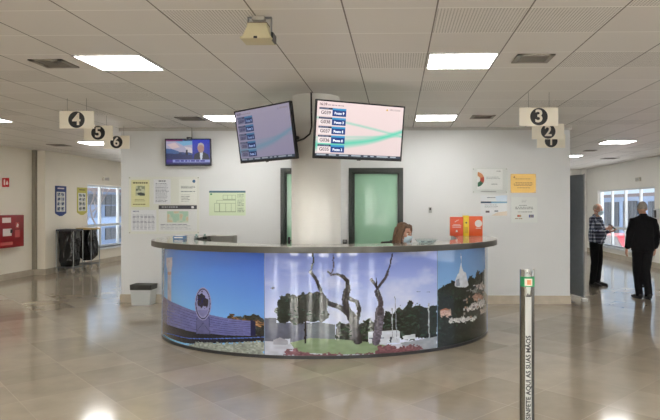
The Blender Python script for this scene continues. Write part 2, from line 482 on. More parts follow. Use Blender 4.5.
# outside ground and what stands beyond the corridor windows
S(box('exterior_ground', (-40, -30, -1.1), (40, 60, -1.0), mat('asphalt', (96, 98, 102), .9, noise=.1)))
BW = mat('pale_render', (122, 142, 170), .8, noise=.03); FACADE = mat('white_facade', (232, 232, 228), .8); SHUT = mat('grey_shutter', (44, 50, 58), .6); ROOFT = mat('roof_edge', (96, 84, 84), .7)
BARG = mat('bar_grey', (74, 82, 92), .5)
BLUEW = mat('blue_grey_render', (92, 110, 136), .8, noise=.03)
def outside_building(name, label, x0, x1, y0, y1, face, zt, bays, band):
    y0_, y1_ = y0, y1
    t = thing(name, label, 'building', ((x0 + x1) / 2, (y0 + y1) / 2, -1.0))
    hx, hy = (x1 - x0) / 2, (y1 - y0) / 2
    box('wall', (-hx, -hy, 0), (hx, hy, zt + 1), BLUEW if band else BW, t)
    if band: box('pale_band', (hx - .02, -hy + .2, band[0] + 1), (hx + .03, hy - .2, band[1] + 1), BW, t)
    box('roof', (-hx - .25, -hy - .25, zt + 1), (hx + .25, hy + .25, zt + 1.18), ROOFT, t)
    fx = hx * face
    for ya, yb, za, zb in bays:
        n = max(1, round((yb - ya) / 1.3)); q = (yb - ya) / n
        for k in range(n):
            y0 = ya + q * k - (y0_ + y1_) / 2; MBW = box('window', (fx - .03, y0 + .05, za + 1), (fx + .06 * face, y0 + q - .05, zb + 1), SHUT, t)
            box('window_bar', (fx, y0 + q / 2 - .03, za + 1), (fx + .09 * face, y0 + q / 2 + .03, zb + 1), BARG, MBW)
    return t
outside_building('outside_building', 'low blue-grey building with a dark window band outside the left corridor window', -22, -16, 20, 48, 1, 2.42,
    [(21, 47, 1.72, 2.28), (31.4, 40, 1.08, 1.66), (31.4, 40, -.2, .42)], (.5, 1.02))
outside_building('outside_building', 'pale building with grey shutters outside the right corridor window', 14, 20, 24, 54, -1, 2.2,
    [(31.5, 32.6, -.3, 1.9), (34.0, 36.2, .1, 1.95), (36.8, 39.4, -.3, 1.9), (41, 44, 0, 1.9)], None)
t = thing('outside_building', 'added white building behind the viewer, out of view, bouncing sunlight into the hall', 'building', (0, -20, -1.0))  # unseen facade, added to throw sunlight through the back windows
box('wall', (-26, -3, 0), (26, 3, 8.2), FACADE, t); box('roof', (-26.3, -3.3, 8.2), (26.3, 3.3, 8.45), ROOFT, t)
for k in range(11): box('window', (-23.4 + k * 4.4, 2.98, 2.0), (-22.0 + k * 4.4, 3.05, 4.2), SHUT, t)
def twig(b, p, d, l, r, depth, rng):
    q = p + d * l; mid = p + d * l * .5 + Vector((rng.uniform(-1, 1), rng.uniform(-1, 1), rng.uniform(-.3, .3))) * l * .06
    b.tube([p, mid, q], [r, r * .85, r * .65], 6)
    if depth:
        for k in range(3):
            nd = (d + Vector((rng.uniform(-.9, .9), rng.uniform(-.9, .9), rng.uniform(-.2, .6)))).normalized()
            twig(b, p + d * l * (.55 + .22 * k), nd, l * rng.uniform(.55, .75), r * .55, depth - 1, rng)
t = thing('bare_tree', 'leafless tree with thin branches outside the left corridor window', 'tree', (-11.6, 22.0, -1.0))
b = MB(); twig(b, Vector((0, 0, 0)), Vector((.08, .05, 1)).normalized(), 1.7, .07, 4, random.Random(4)); b.build('trunk', mat('bark', (112, 104, 100), .9, noise=.2), t)
b = MB(); rng = random.Random(11)
for k in range(260):
    a = rng.uniform(0, 2 * PI); rr = rng.uniform(0, 1) ** .5; p = Vector((math.cos(a) * rr * .6, math.sin(a) * rr * 2.4, rng.uniform(0, 1.05) * (1.05 - .5 * rr)))
    d = Vector((rng.uniform(-1, 1), rng.uniform(-1, 1), rng.uniform(-.3, 1))).normalized() * .16; e = d.cross(Vector((rng.uniform(-1, 1), rng.uniform(-1, 1), rng.uniform(-1, 1)))).normalized() * .06
    vs = [b.bm.verts.new(p + q) for q in (-d, e, d, -e)]; b.bm.faces.new(vs)
tag(b.build('low_shrub', mat('dark_leaves', (64, 84, 66), .7, noise=.25), None, None, (-10.2, 19.6, -1.0), None, False), 'low dark green shrub below the left corridor window', 'shrub')
# the red car beyond the right window
t = thing('parked_car', 'red car parked outside the right corridor window', 'car', (10.2, 25.6, -1.0), .1)
RED = mat('red_car_paint', (98, 12, 18), .25, coat=.6)
b = MB(); b.prism([(-2.05, .25), (-2.1, .62), (-1.95, .82), (-1.05, .92), (-.45, 1.38), (.75, 1.42), (1.45, .98), (2.0, .86), (2.08, .5), (2.0, .25)], 0, -.85, .85); b.build('car_body', RED, t)
b = MB(); b.prism([(-.95, .94), (-.42, 1.33), (.72, 1.37), (1.3, .97)], 0, -.862, .862); b.build('car_window', mat('car_glass', (40, 48, 56), .08), t)
for sx in (-.8, .8):
    for sy in (-1.3, 1.3): b = MB(); b.tube([(sx - .1, sy, .31), (sx + .1, sy, .31)], .31, 20); b.build('wheel', BLACK, t)

# ================================================================== CEILING FITTINGS
PANEL = mat('light_diffuser', (255, 255, 255), .5, emit=17.0)
PANEL.node_tree.nodes['Principled BSDF'].inputs['Emission Color'].default_value = (1, .985, .955, 1)
LFR = mat('light_frame', (226, 226, 224), .4)
CELLX, CELLY = .628, .567
def ceiling_light(x, y, label, group='square ceiling light panels'):
    t = thing('ceiling_light', label, 'ceiling light', (x, y, CEIL), 0, 0, group)
    w, h = CELLX - .02, CELLY - .01
    f = MB()
    f.box((-w/2, -h/2, -.012), (w/2, -h/2 + .014, 0)); f.box((-w/2, h/2 - .014, -.012), (w/2, h/2, 0)); f.box((-w/2, -h/2, -.012), (-w/2 + .014, h/2, 0)); f.box((w/2 - .014, -h/2, -.012), (w/2, h/2, 0))
    f.build('frame', LFR, t)
    box('diffuser', (-w/2 + .014, -h/2 + .014, -.009), (w/2 - .014, h/2 - .014, -.002), PANEL, t)
gx = lambda k: .266 + .628 * (k + .5)
gy = lambda k: 3.9 + .567 * (k + .5)
ceiling_light(gx(-5), gy(2), 'large lit ceiling panel above and left, before sign 4')
ceiling_light(gx(0), gy(2), 'large lit ceiling panel right of the column, nearest the grille')
ceiling_light(gx(-5), gy(8), 'lit ceiling panel partly hidden by the left ticket screen')
ceiling_light(gx(0), gy(8), 'lit ceiling panel over the right green door, behind the right ticket screen')
ceiling_light(gx(-11), gy(8), 'lit ceiling panel cut by the left edge of the photo')
ceiling_light(gx(-11), gy(14), 'lit ceiling panel seen just under hanging sign 5')
ceiling_light(4.56, gy(14), 'lit ceiling panel over the right corridor, nearer of the two')
ceiling_light(4.56, gy(20), 'lit ceiling panel in the right corridor beside the white wall edge')
for k, (x, y) in enumerate([(gx(-11), gy(2)), (gx(6), gy(2)), (gx(-11), gy(-4)), (gx(-5), gy(-4)), (gx(0), gy(-4)), (gx(6), gy(-4)), (gx(-8), gy(-4)), (gx(-2), gy(-4)), (gx(3), gy(-4)), (gx(-8), gy(-10)), (gx(-2), gy(-10)), (gx(3), gy(-10)),
                            (gx(-11), gy(-10)), (gx(-5), gy(-10)), (gx(0), gy(-10)), (gx(6), gy(-10)), (4.8, gy(26)), (gx(-11), gy(20)), (gx(-11), gy(26))]):  # unseen panels added to brighten the hall, mostly from behind the camera
    ceiling_light(x, y, 'square ceiling panel added out of view to light the hall', 'added ceiling panels out of view')

VENTD = mat('vent_dark', (120, 115, 107), .7); VENTF = mat('vent_frame', (150, 145, 136), .5)
def vent(x, y, w, h, label, slats=5):
    t = thing('ceiling_vent', label, 'vent', (x, y, CEIL), 0, 0, 'ceiling air vents')
    f = MB(); e = .045
    f.box((-w/2, -h/2, -.012), (w/2, -h/2 + e, 0)); f.box((-w/2, h/2 - e, -.012), (w/2, h/2, 0)); f.box((-w/2, -h/2, -.012), (-w/2 + e, h/2, 0)); f.box((w/2 - e, -h/2, -.012), (w/2, h/2, 0))
    f.build('frame', VENTF, t)
    box('backing', (-w/2 + e, -h/2 + e, -.003), (w/2 - e, h/2 - e, -.001), VENTD, t)
    for k in range(slats):
        y0 = -h/2 + e + (h - 2*e) * (k + .5) / slats
        b = MB(); b.box((-w/2 + e, -.012, -.002), (w/2 - e, .012, .002)); b.build('slat', VENTF, t, None, (0, y0, -.009), (.6, 0, 0))
vent(-3.19, 5.33, .31, .30, 'dark grille in ceiling left of the large left light panel')
vent(1.22, 5.24, .33, .29, 'dark grille in ceiling right of the large right light panel')
vent(-3.15, 8.76, .36, .34, 'small ceiling grille above the wall television', 4)
vent(1.27, 8.66, .34, .34, 'small ceiling grille above the acrylic plaques', 4)
vent(-7.37, 12.5, .36, .36, 'far ceiling grille over the left corridor below sign 4', 3)
vent(5.93, 16.3, .4, .4, 'far ceiling grille beyond the corridor light on the right', 3)
vent(4.62, 14.0, .26, .26, 'faint ceiling grille between the two right corridor lights', 3)

# number signs hanging on thin wires
BOARD = mat('cream_board', (236, 229, 212), .5); INKB = mat('sign_black', (26, 26, 27), .5); NUMW = mat('sign_numeral', (226, 218, 202), .5)
for x, y, z, n, lab in ((-3.953, 7.079, 2.714, '4', 'nearest of the left row'), (-4.393, 8.44, 2.724, '5', 'middle of the left row'), (-4.64, 9.50, 2.705, '6', 'beside the white wall edge'),
                        (1.655, 6.816, 2.693, '3', 'nearest of the right row'), (2.122, 8.206, 2.698, '2', 'middle of the right row'), (2.472, 9.374, 2.694, '1', 'half hidden behind number 2')):
    w, h = (.43, .218) if x < 0 else (.45, .216)
    t = thing('hanging_sign', 'cream hanging sign numbered %s in a black disc, %s' % (n, lab), 'sign', (x, y, z), 0, 0, 'numbered hanging signs')
    MB().box((-w/2, -.008, -h/2), (w/2, .008, h/2), .002).build('board', BOARD, t)
    for sgn in (-1, 1):
        d = MB(); d.tube([(0, sgn * .0078, 0), (0, sgn * .0098, 0)], .102, 40); dd = d.build('disc', INKB, t)
        me = text_mesh(n, .205, .0045, .0008); me.transform(Matrix.Translation((0, -.0106, 0)))
        if sgn > 0: me.transform(Matrix.Rotation(PI, 4, 'Z'))
        meshobj('numeral', me, NUMW, dd)
    for sx in (-.12, .12): b = MB(); b.tube([(sx, 0, h/2 - .004), (sx, 0, CEIL - z)], .0016, 6); b.build('wire', DARK, t)

# floodlight under the ceiling
t = thing('floodlight', 'beige floodlight on a bracket under the ceiling near the top', 'floodlight', (-.971, 4.03, 2.80))
BEI = mat('aged_beige_plastic', (206, 196, 160), .5)
b = MB()
lo = [(-.098, -.06), (.098, -.06), (.098, .09), (-.098, .09)]; up = [(-.072, -.035), (.072, -.035), (.072, .075), (-.072, .075)]
va = [b.bm.verts.new((x, y, .012)) for x, y in lo]; vb = [b.bm.verts.new((x * .96, y, .095)) for x, y in up]; vc = [b.bm.verts.new((x * .94, y * .9, .118)) for x, y in up]
for A, B in ((va, vb), (vb, vc)):
    for k in range(4): b.bm.faces.new((A[k], A[(k+1) % 4], B[(k+1) % 4], B[k]))
b.bm.faces.new(va[::-1]); b.bm.faces.new(vc)
b.build('housing', BEI, t, None, (0, 0, 0), (0, 0, 0), False)
MB().box((-.108, -.075, 0), (.108, .10, .014), .003).build('flange', BEI, t)
MB().box((-.07, -.03, .112), (.07, .065, .126), .004).build('top_cap', mat('brown_cap', (120, 104, 84), .6), t)
b = MB(); b.box((-.08, .02, .04), (-.074, .05, .176)); b.box((.084, .02, .04), (.09, .05, .176)); b.box((-.08, .02, .17), (.09, .05, .178)); b.build('mount_bracket', GREYM, t)
MB().box((-.045, .0, .150), (.045, .05, .18), .003).build('junction_box', mat('junction_grey', (180, 172, 160), .5), t)
box('latch', (-.012, -.082, 0), (.012, -.074, .014), DARK, t)
box('side_clip', (.098, -.03, .0), (.112, .08, .055), DARK, t)

# ================================================================== RECEPTION COUNTER
KX, KY, KA, KB = -.954, 7.832, 2.15, 1.60
WEND = 8.62
def uarc(a, b, yend, n=72, rc=0.):
    """U-shaped outline: left wing end, half ellipse to the front, right wing end; rc rounds the wing ends"""
    pts = []
    if rc: pts += [(KX - a + rc - rc * math.cos(q), yend - rc + rc * math.sin(q)) for q in [PI/2 - PI/2 * k / 8 for k in range(9)]]
    else: pts += [(KX - a, yend)]
    pts += [(KX - a * math.cos(PI * k / n), KY - b * math.sin(PI * k / n)) for k in range(n + 1)]
    if rc: pts += [(KX + a - rc + rc * math.cos(q), yend - rc + rc * math.sin(q)) for q in [PI/2 * k / 8 for k in range(9)]]
    else: pts += [(KX + a, yend)]
    return pts
def uslab(outer, inner, z0, z1):
    return MB().prism(outer + inner[::-1], 2, z0, z1)
counter = thing('reception_counter', 'curved reception counter wrapped in a landscape photo mural with grey top', 'counter', (0, 0, 0))
TOPM = mat('grey_laminate', (150, 146, 138), .1, noise=.1, nscale=30, spec=.6)
EDGE = mat('dark_laminate_edge', (62, 60, 54), .3)
KICK = mat('dark_kick_strip', (44, 44, 46), .35)
GREYP = mat('grey_counter_lining', (150, 150, 148), .5)
uslab(uarc(KA + .13, KB + .125, WEND, rc=.30), uarc(KA - .40, KB - .30, WEND + .001), 1.150, 1.216).build('countertop_edge', EDGE, counter)
uslab(uarc(KA + .127, KB + .122, WEND - .003, rc=.30), uarc(KA - .397, KB - .297, WEND), 1.216, 1.220).build('countertop', TOPM, counter)
uslab(uarc(KA - .006, KB - .006, WEND - .05), uarc(KA - .05, KB - .05, WEND - .05), .0, 1.15).build('counter_wall', GREYP, counter)
uslab(uarc(KA + .008, KB + .008, WEND - .05), uarc(KA - .02, KB - .02, WEND - .05), .0, .035).build('kick_strip', KICK, counter)
# work desk inside the ring and the grey return at the left wing
uslab(uarc(KA - .052, KB - .052, 8.3), uarc(KA - .70, KB - .48, 8.3), .80, .83).build('work_desk', mat('desk_laminate', (180, 172, 160), .4), counter)
MB().box((-2.74, 8.36, .0), (-2.385, 8.60, 1.214), .004).build('end_return', mat('grey_return', (128, 126, 120), .45), counter)
uslab(uarc(KA - .392, KB - .292, 8.36), uarc(KA - .412, KB - .312, 8.36), .86, 1.16).build('inner_lining', DARK, counter)

# ---- the mural: sky, hills and trees printed on the curved front
MURAL = [
('poly',(176,176,188),[(0.1644,1.015),(0.1996,1.036),(0.1996,0.936),(0.1952,0.866),(0.1952,0.478),(0.1728,0.49),(0.1728,0.855),(0.1644,0.921)],0),
('poly',(176,150,140),[(0.1728,0.848),(0.1952,0.862),(0.1952,0.825),(0.1728,0.81)],0),
('poly',(70,74,70),[(0.3562,0.419),(0.3632,0.46),(0.3734,0.433),(0.3844,0.45),(0.4003,0.436),(0.408,0.476),(0.4271,0.425),(0.4271,0.186),(0.3562,0.172)],1),
('poly',(176,140,90),[(0.3562,0.426),(0.3632,0.451),(0.3844,0.412),(0.4003,0.405),(0.4003,0.386),(0.3789,0.378),(0.3562,0.4)],1),
('poly',(190,150,110),[(0.4029,0.381),(0.4157,0.41),(0.4271,0.382),(0.4271,0.341),(0.4055,0.335)],1),
('poly',(24,26,58),[(0.0947,0.237),(0.1364,0.231),(0.2739,0.223),(0.3562,0.229),(0.4271,0.245),(0.4271,0.183),(0.3562,0.134),(0.2653,0.058),(0.1996,0.053),(0.0947,0.055)],0),
('poly',(112,116,168),[(0.0945,0.537),(0.128,0.535),(0.2254,0.489),(0.2821,0.448),(0.3253,0.424),(0.362,0.403),(0.4029,0.393),(0.4029,0.231),(0.3562,0.217),(0.2739,0.207),(0.1996,0.211),(0.0945,0.193)],0),
('line',(74,78,128),[(0.094,0.478),(0.2254,0.454),(0.2811,0.418),(0.3253,0.397),(0.3613,0.38),(0.4029,0.373)],0.004),
('line',(74,78,128),[(0.094,0.435),(0.2254,0.419),(0.2801,0.388),(0.3253,0.371),(0.3606,0.356),(0.4029,0.353)],0.004),
('line',(74,78,128),[(0.094,0.392),(0.2254,0.385),(0.2791,0.358),(0.3253,0.345),(0.3599,0.333),(0.4029,0.332)],0.004),
('line',(74,78,128),[(0.094,0.349),(0.2254,0.35),(0.278,0.328),(0.3253,0.319),(0.3591,0.31),(0.4029,0.312)],0.004),
('line',(74,78,128),[(0.094,0.306),(0.2254,0.316),(0.277,0.297),(0.3253,0.293),(0.3584,0.287),(0.4029,0.292)],0.004),
('line',(74,78,128),[(0.094,0.263),(0.2254,0.281),(0.276,0.267),(0.3253,0.267),(0.3577,0.263),(0.4029,0.272)],0.004),
('line',(74,78,128),[(0.094,0.22),(0.2254,0.247),(0.2749,0.237),(0.3253,0.241),(0.357,0.24),(0.4029,0.251)],0.004),
('poly',(40,42,80),[(0.4029,0.406),(0.4116,0.39),(0.4116,0.234),(0.4029,0.231)],0),
('line',(92,120,190),[(0.0945,0.054),(0.1996,0.112),(0.2653,0.121),(0.3562,0.182),(0.4271,0.226)],0.008),
('poly',(104,106,150),[(0.286,0.372),(0.3186,0.391),(0.32,0.209),(0.286,0.192)],0),
('line',(60,62,100),[(0.286,0.186),(0.286,0.372),(0.3186,0.391),(0.32,0.209)],0.006),
('line',(60,62,100),[(0.2884,0.227),(0.3033,0.327),(0.3173,0.246)],0.005),
('poly',(150,150,190),[(0.3233,0.551),(0.3226,0.502),(0.3207,0.456),(0.3176,0.416),(0.3135,0.384),(0.3086,0.363),(0.3033,0.353),(0.2978,0.356),(0.2926,0.372),(0.288,0.399),(0.2844,0.436),(0.2821,0.481),(0.2813,0.529),(0.2821,0.579),(0.2844,0.626),(0.288,0.667),(0.2926,0.699),(0.2978,0.72),(0.3033,0.729),(0.3086,0.725),(0.3135,0.708),(0.3176,0.68),(0.3207,0.643),(0.3226,0.599)],0),
('poly',(66,66,100),[(0.3213,0.55),(0.3207,0.505),(0.319,0.462),(0.3162,0.425),(0.3125,0.395),(0.3081,0.375),(0.3033,0.366),(0.2984,0.369),(0.2937,0.384),(0.2896,0.409),(0.2864,0.444),(0.2844,0.485),(0.2837,0.531),(0.2844,0.577),(0.2864,0.62),(0.2896,0.658),(0.2937,0.688),(0.2984,0.708),(0.3033,0.716),(0.3081,0.712),(0.3125,0.696),(0.3162,0.67),(0.319,0.636),(0.3207,0.595)],0),
('poly',(150,152,196),[(0.3193,0.549),(0.3188,0.507),(0.3172,0.468),(0.3147,0.433),(0.3114,0.405),(0.3076,0.387),(0.3033,0.379),(0.299,0.382),(0.2949,0.396),(0.2913,0.42),(0.2884,0.452),(0.2867,0.49),(0.286,0.532),(0.2867,0.575),(0.2884,0.615),(0.2913,0.65),(0.2949,0.677),(0.299,0.696),(0.3033,0.703),(0.3076,0.699),(0.3114,0.685),(0.3147,0.661),(0.3172,0.628),(0.3188,0.59)],0),
('poly',(38,36,86),[(0.2915,0.646),(0.3011,0.673),(0.3118,0.636),(0.3159,0.567),(0.3118,0.494),(0.3062,0.513),(0.2975,0.486),(0.2884,0.504),(0.2899,0.57)],1),
('poly',(128,130,176),[(0.2899,0.462),(0.3159,0.483),(0.3132,0.43),(0.3033,0.392),(0.2945,0.413)],0),
('poly',(160,166,160),[(0.2563,0.038),(0.2975,0.103),(0.3562,0.131),(0.4271,0.183),(0.4271,-0.009),(0.4003,-0.02),(0.3562,-0.012),(0.2975,-0.001)],2),
('poly',(104,108,126),[(0.4264,0.433),(0.4479,0.437),(0.4479,0.387),(0.5022,0.393),(0.5022,0.188),(0.4264,0.176)],0),
('poly',(120,128,136),[(0.4969,0.378),(0.5155,0.4),(0.5421,0.369),(0.5421,0.186),(0.4969,0.188)],0),
('poly',(56,74,56),[(0.5421,0.348),(0.5501,0.419),(0.5581,0.364),(0.5689,0.409),(0.5825,0.377),(0.5991,0.438),(0.6075,0.37),(0.6075,0.152),(0.5421,0.168)],1),
('poly',(44,62,52),[(0.6195,0.293),(0.6206,0.432),(0.6276,0.502),(0.6394,0.462),(0.6503,0.538),(0.6603,0.512),(0.6679,0.605),(0.6769,0.527),(0.6889,0.552),(0.7,0.509),(0.7152,0.524),(0.732,0.5),(0.732,0.138),(0.6195,0.202)],1),
('poly',(196,200,214),[(0.4264,0.183),(0.6276,0.17),(0.6276,0.126),(0.7281,0.137),(0.7281,-0.049),(0.4264,-0.006)],0),
('poly',(136,154,126),[(0.47,0.174),(0.5022,0.228),(0.5501,0.21),(0.5991,0.17),(0.6365,0.103),(0.6365,0.045),(0.5501,0.045),(0.4808,0.075)],0),
('poly',(40,58,48),[(0.4797,0.542),(0.4792,0.503),(0.4775,0.467),(0.475,0.435),(0.4716,0.411),(0.4677,0.395),(0.4634,0.39),(0.4591,0.394),(0.4552,0.409),(0.4517,0.432),(0.4491,0.463),(0.4474,0.499),(0.4468,0.538),(0.4474,0.578),(0.4491,0.614),(0.4517,0.646),(0.4552,0.671),(0.4591,0.686),(0.4634,0.692),(0.4677,0.687),(0.4716,0.673),(0.475,0.649),(0.4775,0.618),(0.4792,0.582)],1),
('poly',(40,58,48),[(0.4958,0.587),(0.4952,0.559),(0.4934,0.533),(0.4905,0.51),(0.4867,0.493),(0.4823,0.482),(0.4776,0.478),(0.4728,0.481),(0.4683,0.491),(0.4645,0.508),(0.4615,0.53),(0.4597,0.556),(0.459,0.583),(0.4597,0.612),(0.4615,0.638),(0.4645,0.661),(0.4683,0.678),(0.4728,0.689),(0.4776,0.693),(0.4823,0.69),(0.4867,0.68),(0.4905,0.663),(0.4934,0.64),(0.4952,0.614)],1),
('poly',(40,58,48),[(0.5118,0.594),(0.5112,0.564),(0.5092,0.536),(0.5062,0.513),(0.5022,0.494),(0.4976,0.483),(0.4926,0.479),(0.4876,0.482),(0.483,0.493),(0.4789,0.511),(0.4758,0.535),(0.4739,0.563),(0.4732,0.592),(0.4739,0.622),(0.4758,0.65),(0.4789,0.674),(0.483,0.693),(0.4876,0.704),(0.4926,0.709),(0.4976,0.705),(0.5022,0.693),(0.5062,0.675),(0.5092,0.651),(0.5112,0.624)],1),
('poly',(40,58,48),[(0.5299,0.615),(0.5292,0.585),(0.5273,0.558),(0.5243,0.534),(0.5203,0.516),(0.5157,0.504),(0.5107,0.501),(0.5058,0.504),(0.5012,0.516),(0.4972,0.534),(0.4941,0.558),(0.4922,0.585),(0.4915,0.615),(0.4922,0.645),(0.4941,0.673),(0.4972,0.697),(0.5012,0.715),(0.5058,0.727),(0.5107,0.73),(0.5157,0.726),(0.5203,0.715),(0.5243,0.697),(0.5273,0.673),(0.5292,0.645)],1),
('poly',(40,58,48),[(0.532,0.514),(0.5316,0.483),(0.5306,0.453),(0.5289,0.428),(0.5267,0.409),(0.5241,0.397),(0.5214,0.393),(0.5186,0.397),(0.5161,0.409),(0.5139,0.429),(0.5122,0.454),(0.5111,0.483),(0.5107,0.515),(0.5111,0.547),(0.5122,0.576),(0.5139,0.601),(0.5161,0.621),(0.5186,0.633),(0.5214,0.637),(0.5241,0.633),(0.5267,0.62),(0.5289,0.601),(0.5306,0.575),(0.5316,0.546)],1),
('poly',(40,58,48),[(0.5235,0.493),(0.5228,0.467),(0.5206,0.443),(0.5173,0.422),(0.5129,0.406),(0.5077,0.396),(0.5022,0.393),(0.4967,0.396),(0.4915,0.406),(0.4871,0.422),(0.4837,0.442),(0.4815,0.466),(0.4808,0.492),(0.4815,0.518),(0.4837,0.543),(0.4871,0.564),(0.4915,0.58),(0.4967,0.59),(0.5022,0.594),(0.5077,0.591),(0.5129,0.58),(0.5173,0.564),(0.5206,0.543),(0.5228,0.519)],1),
('poly',(40,58,48),[(0.5033,0.479),(0.5026,0.453),(0.5004,0.429),(0.497,0.408),(0.4926,0.392),(0.4874,0.381),(0.4819,0.377),(0.4763,0.38),(0.4711,0.39),(0.4665,0.405),(0.4631,0.425),(0.4609,0.45),(0.4601,0.476),(0.4609,0.502),(0.4631,0.526),(0.4665,0.548),(0.4711,0.564),(0.4763,0.575),(0.4819,0.579),(0.4874,0.576),(0.4926,0.566),(0.497,0.55),(0.5004,0.529),(0.5026,0.505)],1),
('poly',(40,58,48),[(0.4721,0.47),(0.4717,0.447),(0.4705,0.426),(0.4686,0.408),(0.4661,0.394),(0.4632,0.385),(0.4601,0.382),(0.457,0.384),(0.454,0.392),(0.4515,0.406),(0.4496,0.423),(0.4484,0.444),(0.4479,0.466),(0.4484,0.489),(0.4496,0.51),(0.4515,0.528),(0.454,0.542),(0.457,0.551),(0.4601,0.555),(0.4632,0.552),(0.4661,0.544),(0.4686,0.531),(0.4705,0.513),(0.4717,0.492)],1),
('line',(48,40,36),[(0.4942,0.428),(0.4948,0.177)],0.02),
('poly',(204,210,222),[(0.5957,0.283),(0.6467,0.282),(0.6516,0.265),(0.6516,0.14),(0.5969,0.156)],0),
('line',(90,100,120),[(0.598,0.21),(0.6218,0.205)],0.012),
('line',(80,84,100),[(0.6347,0.207),(0.6347,0.156)],0.018),
('poly',(200,206,216),[(0.6565,0.211),(0.6802,0.221),(0.6822,0.168),(0.6578,0.166)],0),
('poly',(160,166,176),[(0.6516,0.14),(0.732,0.165),(0.732,0.012),(0.6704,0.026)],0),
('poly',(206,212,226),[(0.4535,0.208),(0.47,0.218),(0.4711,0.16),(0.4535,0.157)],0),
('poly',(170,172,184),[(0.4423,0.198),(0.4535,0.229),(0.4667,0.196),(0.4667,0.152),(0.4423,0.147)],0),
('line',(46,40,48),[(0.5787,0.19),(0.577,0.263),(0.5738,0.361),(0.5673,0.47)],0.085),
('line',(46,40,48),[(0.5716,0.423),(0.5619,0.543),(0.5581,0.641),(0.5619,0.742)],0.06),
('line',(46,40,48),[(0.5597,0.652),(0.563,0.76),(0.5619,0.843),(0.5528,0.894)],0.042),
('line',(46,40,48),[(0.5544,0.887),(0.5448,0.916),(0.5362,0.906),(0.5315,0.942)],0.022),
('line',(90,84,110),[(0.5362,0.906),(0.5405,1.013),(0.5384,1.121)],0.012),
('line',(46,40,48),[(0.5705,0.445),(0.5501,0.556),(0.5288,0.608),(0.5235,0.655)],0.055),
('line',(46,40,48),[(0.5267,0.619),(0.5192,0.745),(0.5118,0.86),(0.5033,0.942)],0.032),
('line',(46,40,48),[(0.5033,0.942),(0.5076,1.05),(0.5065,1.133)],0.014),
('line',(46,40,48),[(0.577,0.396),(0.5814,0.522),(0.577,0.613),(0.5651,0.651)],0.042),
('line',(104,98,112),[(0.6092,0.17),(0.6138,0.332),(0.616,0.513)],0.085),
('line',(74,66,76),[(0.616,0.477),(0.6172,0.604),(0.6115,0.715)],0.055),
('line',(64,56,66),[(0.6138,0.678),(0.6103,0.762),(0.6013,0.851)],0.03),
('line',(64,56,66),[(0.6138,0.769),(0.6265,0.875),(0.63,0.929)],0.028),
('line',(64,56,66),[(0.6276,0.893),(0.6347,1.02),(0.6382,1.122)],0.016),
('line',(64,56,66),[(0.6103,0.788),(0.6092,0.861)],0.012),
('line',(160,164,174),[(0.6377,0.525),(0.6377,0.206)],0.01),
('line',(176,178,186),[(0.7086,0.543),(0.7093,0.165)],0.016),
('line',(150,154,170),[(0.6424,0.651),(0.6455,0.173)],0.008),
('poly',(142,104,114),[(0.459,0.072),(0.4672,0.102),(0.4862,0.09),(0.5022,0.062),(0.5288,0.058),(0.5554,0.044),(0.5825,0.044),(0.6103,0.056),(0.6103,0.02),(0.5501,0.012),(0.4808,0.025),(0.4618,0.043)],2),
('poly',(136,98,106),[(0.6103,0.115),(0.6335,0.123),(0.6516,0.089),(0.6704,0.108),(0.6903,0.088),(0.6972,0.038),(0.6769,0.015),(0.6335,0.01),(0.6103,0.02)],2),
('poly',(30,30,44),[(0.4367,0.757),(0.4412,0.776),(0.4457,0.762),(0.4412,0.747)],0),
('line',(110,116,140),[(0.6835,0.692),(0.6903,0.69)],0.006),
('line',(110,116,140),[(0.7043,0.68),(0.7115,0.677)],0.006),
('poly',(52,68,56),[(0.7281,0.673),(0.7344,0.72),(0.7527,0.738),(0.7643,0.783),(0.7806,0.744),(0.8113,0.747),(0.824,0.809),(0.8456,0.781),(0.8573,0.865),(0.8769,0.805),(0.9136,0.853),(0.9616,0.846),(0.9611,0.025),(0.9627,-0.175),(0.838,-0.116),(0.769,-0.074),(0.7281,-0.049)],1),
('poly',(208,212,220),[(0.7728,0.716),(0.7747,0.785),(0.7806,0.841),(0.7857,0.866),(0.7888,0.928),(0.792,0.974),(0.7952,0.925),(0.7997,0.876),(0.8089,0.856),(0.8137,0.766),(0.8188,0.699),(0.8089,0.681),(0.7847,0.695)],0),
('line',(206,212,224),[(0.792,0.934),(0.792,1.084)],0.012),
('poly',(150,156,170),[(0.7767,0.785),(0.7867,0.799),(0.7888,0.708),(0.7767,0.714)],0),
('poly',(206,180,170),[(0.7344,0.449),(0.7598,0.452),(0.7616,0.374),(0.736,0.375)],2),
('poly',(170,120,100),[(0.7328,0.454),(0.7476,0.475),(0.7616,0.444)],0),
('poly',(206,206,206),[(0.7562,0.339),(0.7888,0.339),(0.8538,0.303),(0.8573,0.268),(0.7997,0.268),(0.758,0.307)],2),
('poly',(212,206,204),[(0.8113,0.441),(0.838,0.47),(0.903,0.483),(0.9177,0.4),(0.8538,0.393),(0.8188,0.396)],2),
('poly',(180,150,136),[(0.8308,0.556),(0.8538,0.581),(0.903,0.521),(0.8914,0.488),(0.838,0.502)],2),
('poly',(190,180,176),[(0.8456,0.688),(0.8838,0.685),(0.9407,0.614),(0.9177,0.587),(0.8538,0.638)],2),
('poly',(150,150,150),[(0.824,0.64),(0.8538,0.638),(0.8573,0.595),(0.8294,0.597)],2),
('poly',(186,176,170),[(0.8727,0.37),(0.9635,0.336),(0.9632,0.284),(0.8769,0.308)],2),
('poly',(46,60,50),[(0.7281,0.236),(0.7426,0.295),(0.7643,0.248),(0.7888,0.268),(0.824,0.2),(0.8727,0.205),(0.9616,0.155),(0.9616,-0.151),(0.824,-0.105),(0.7281,-0.053)],1)]

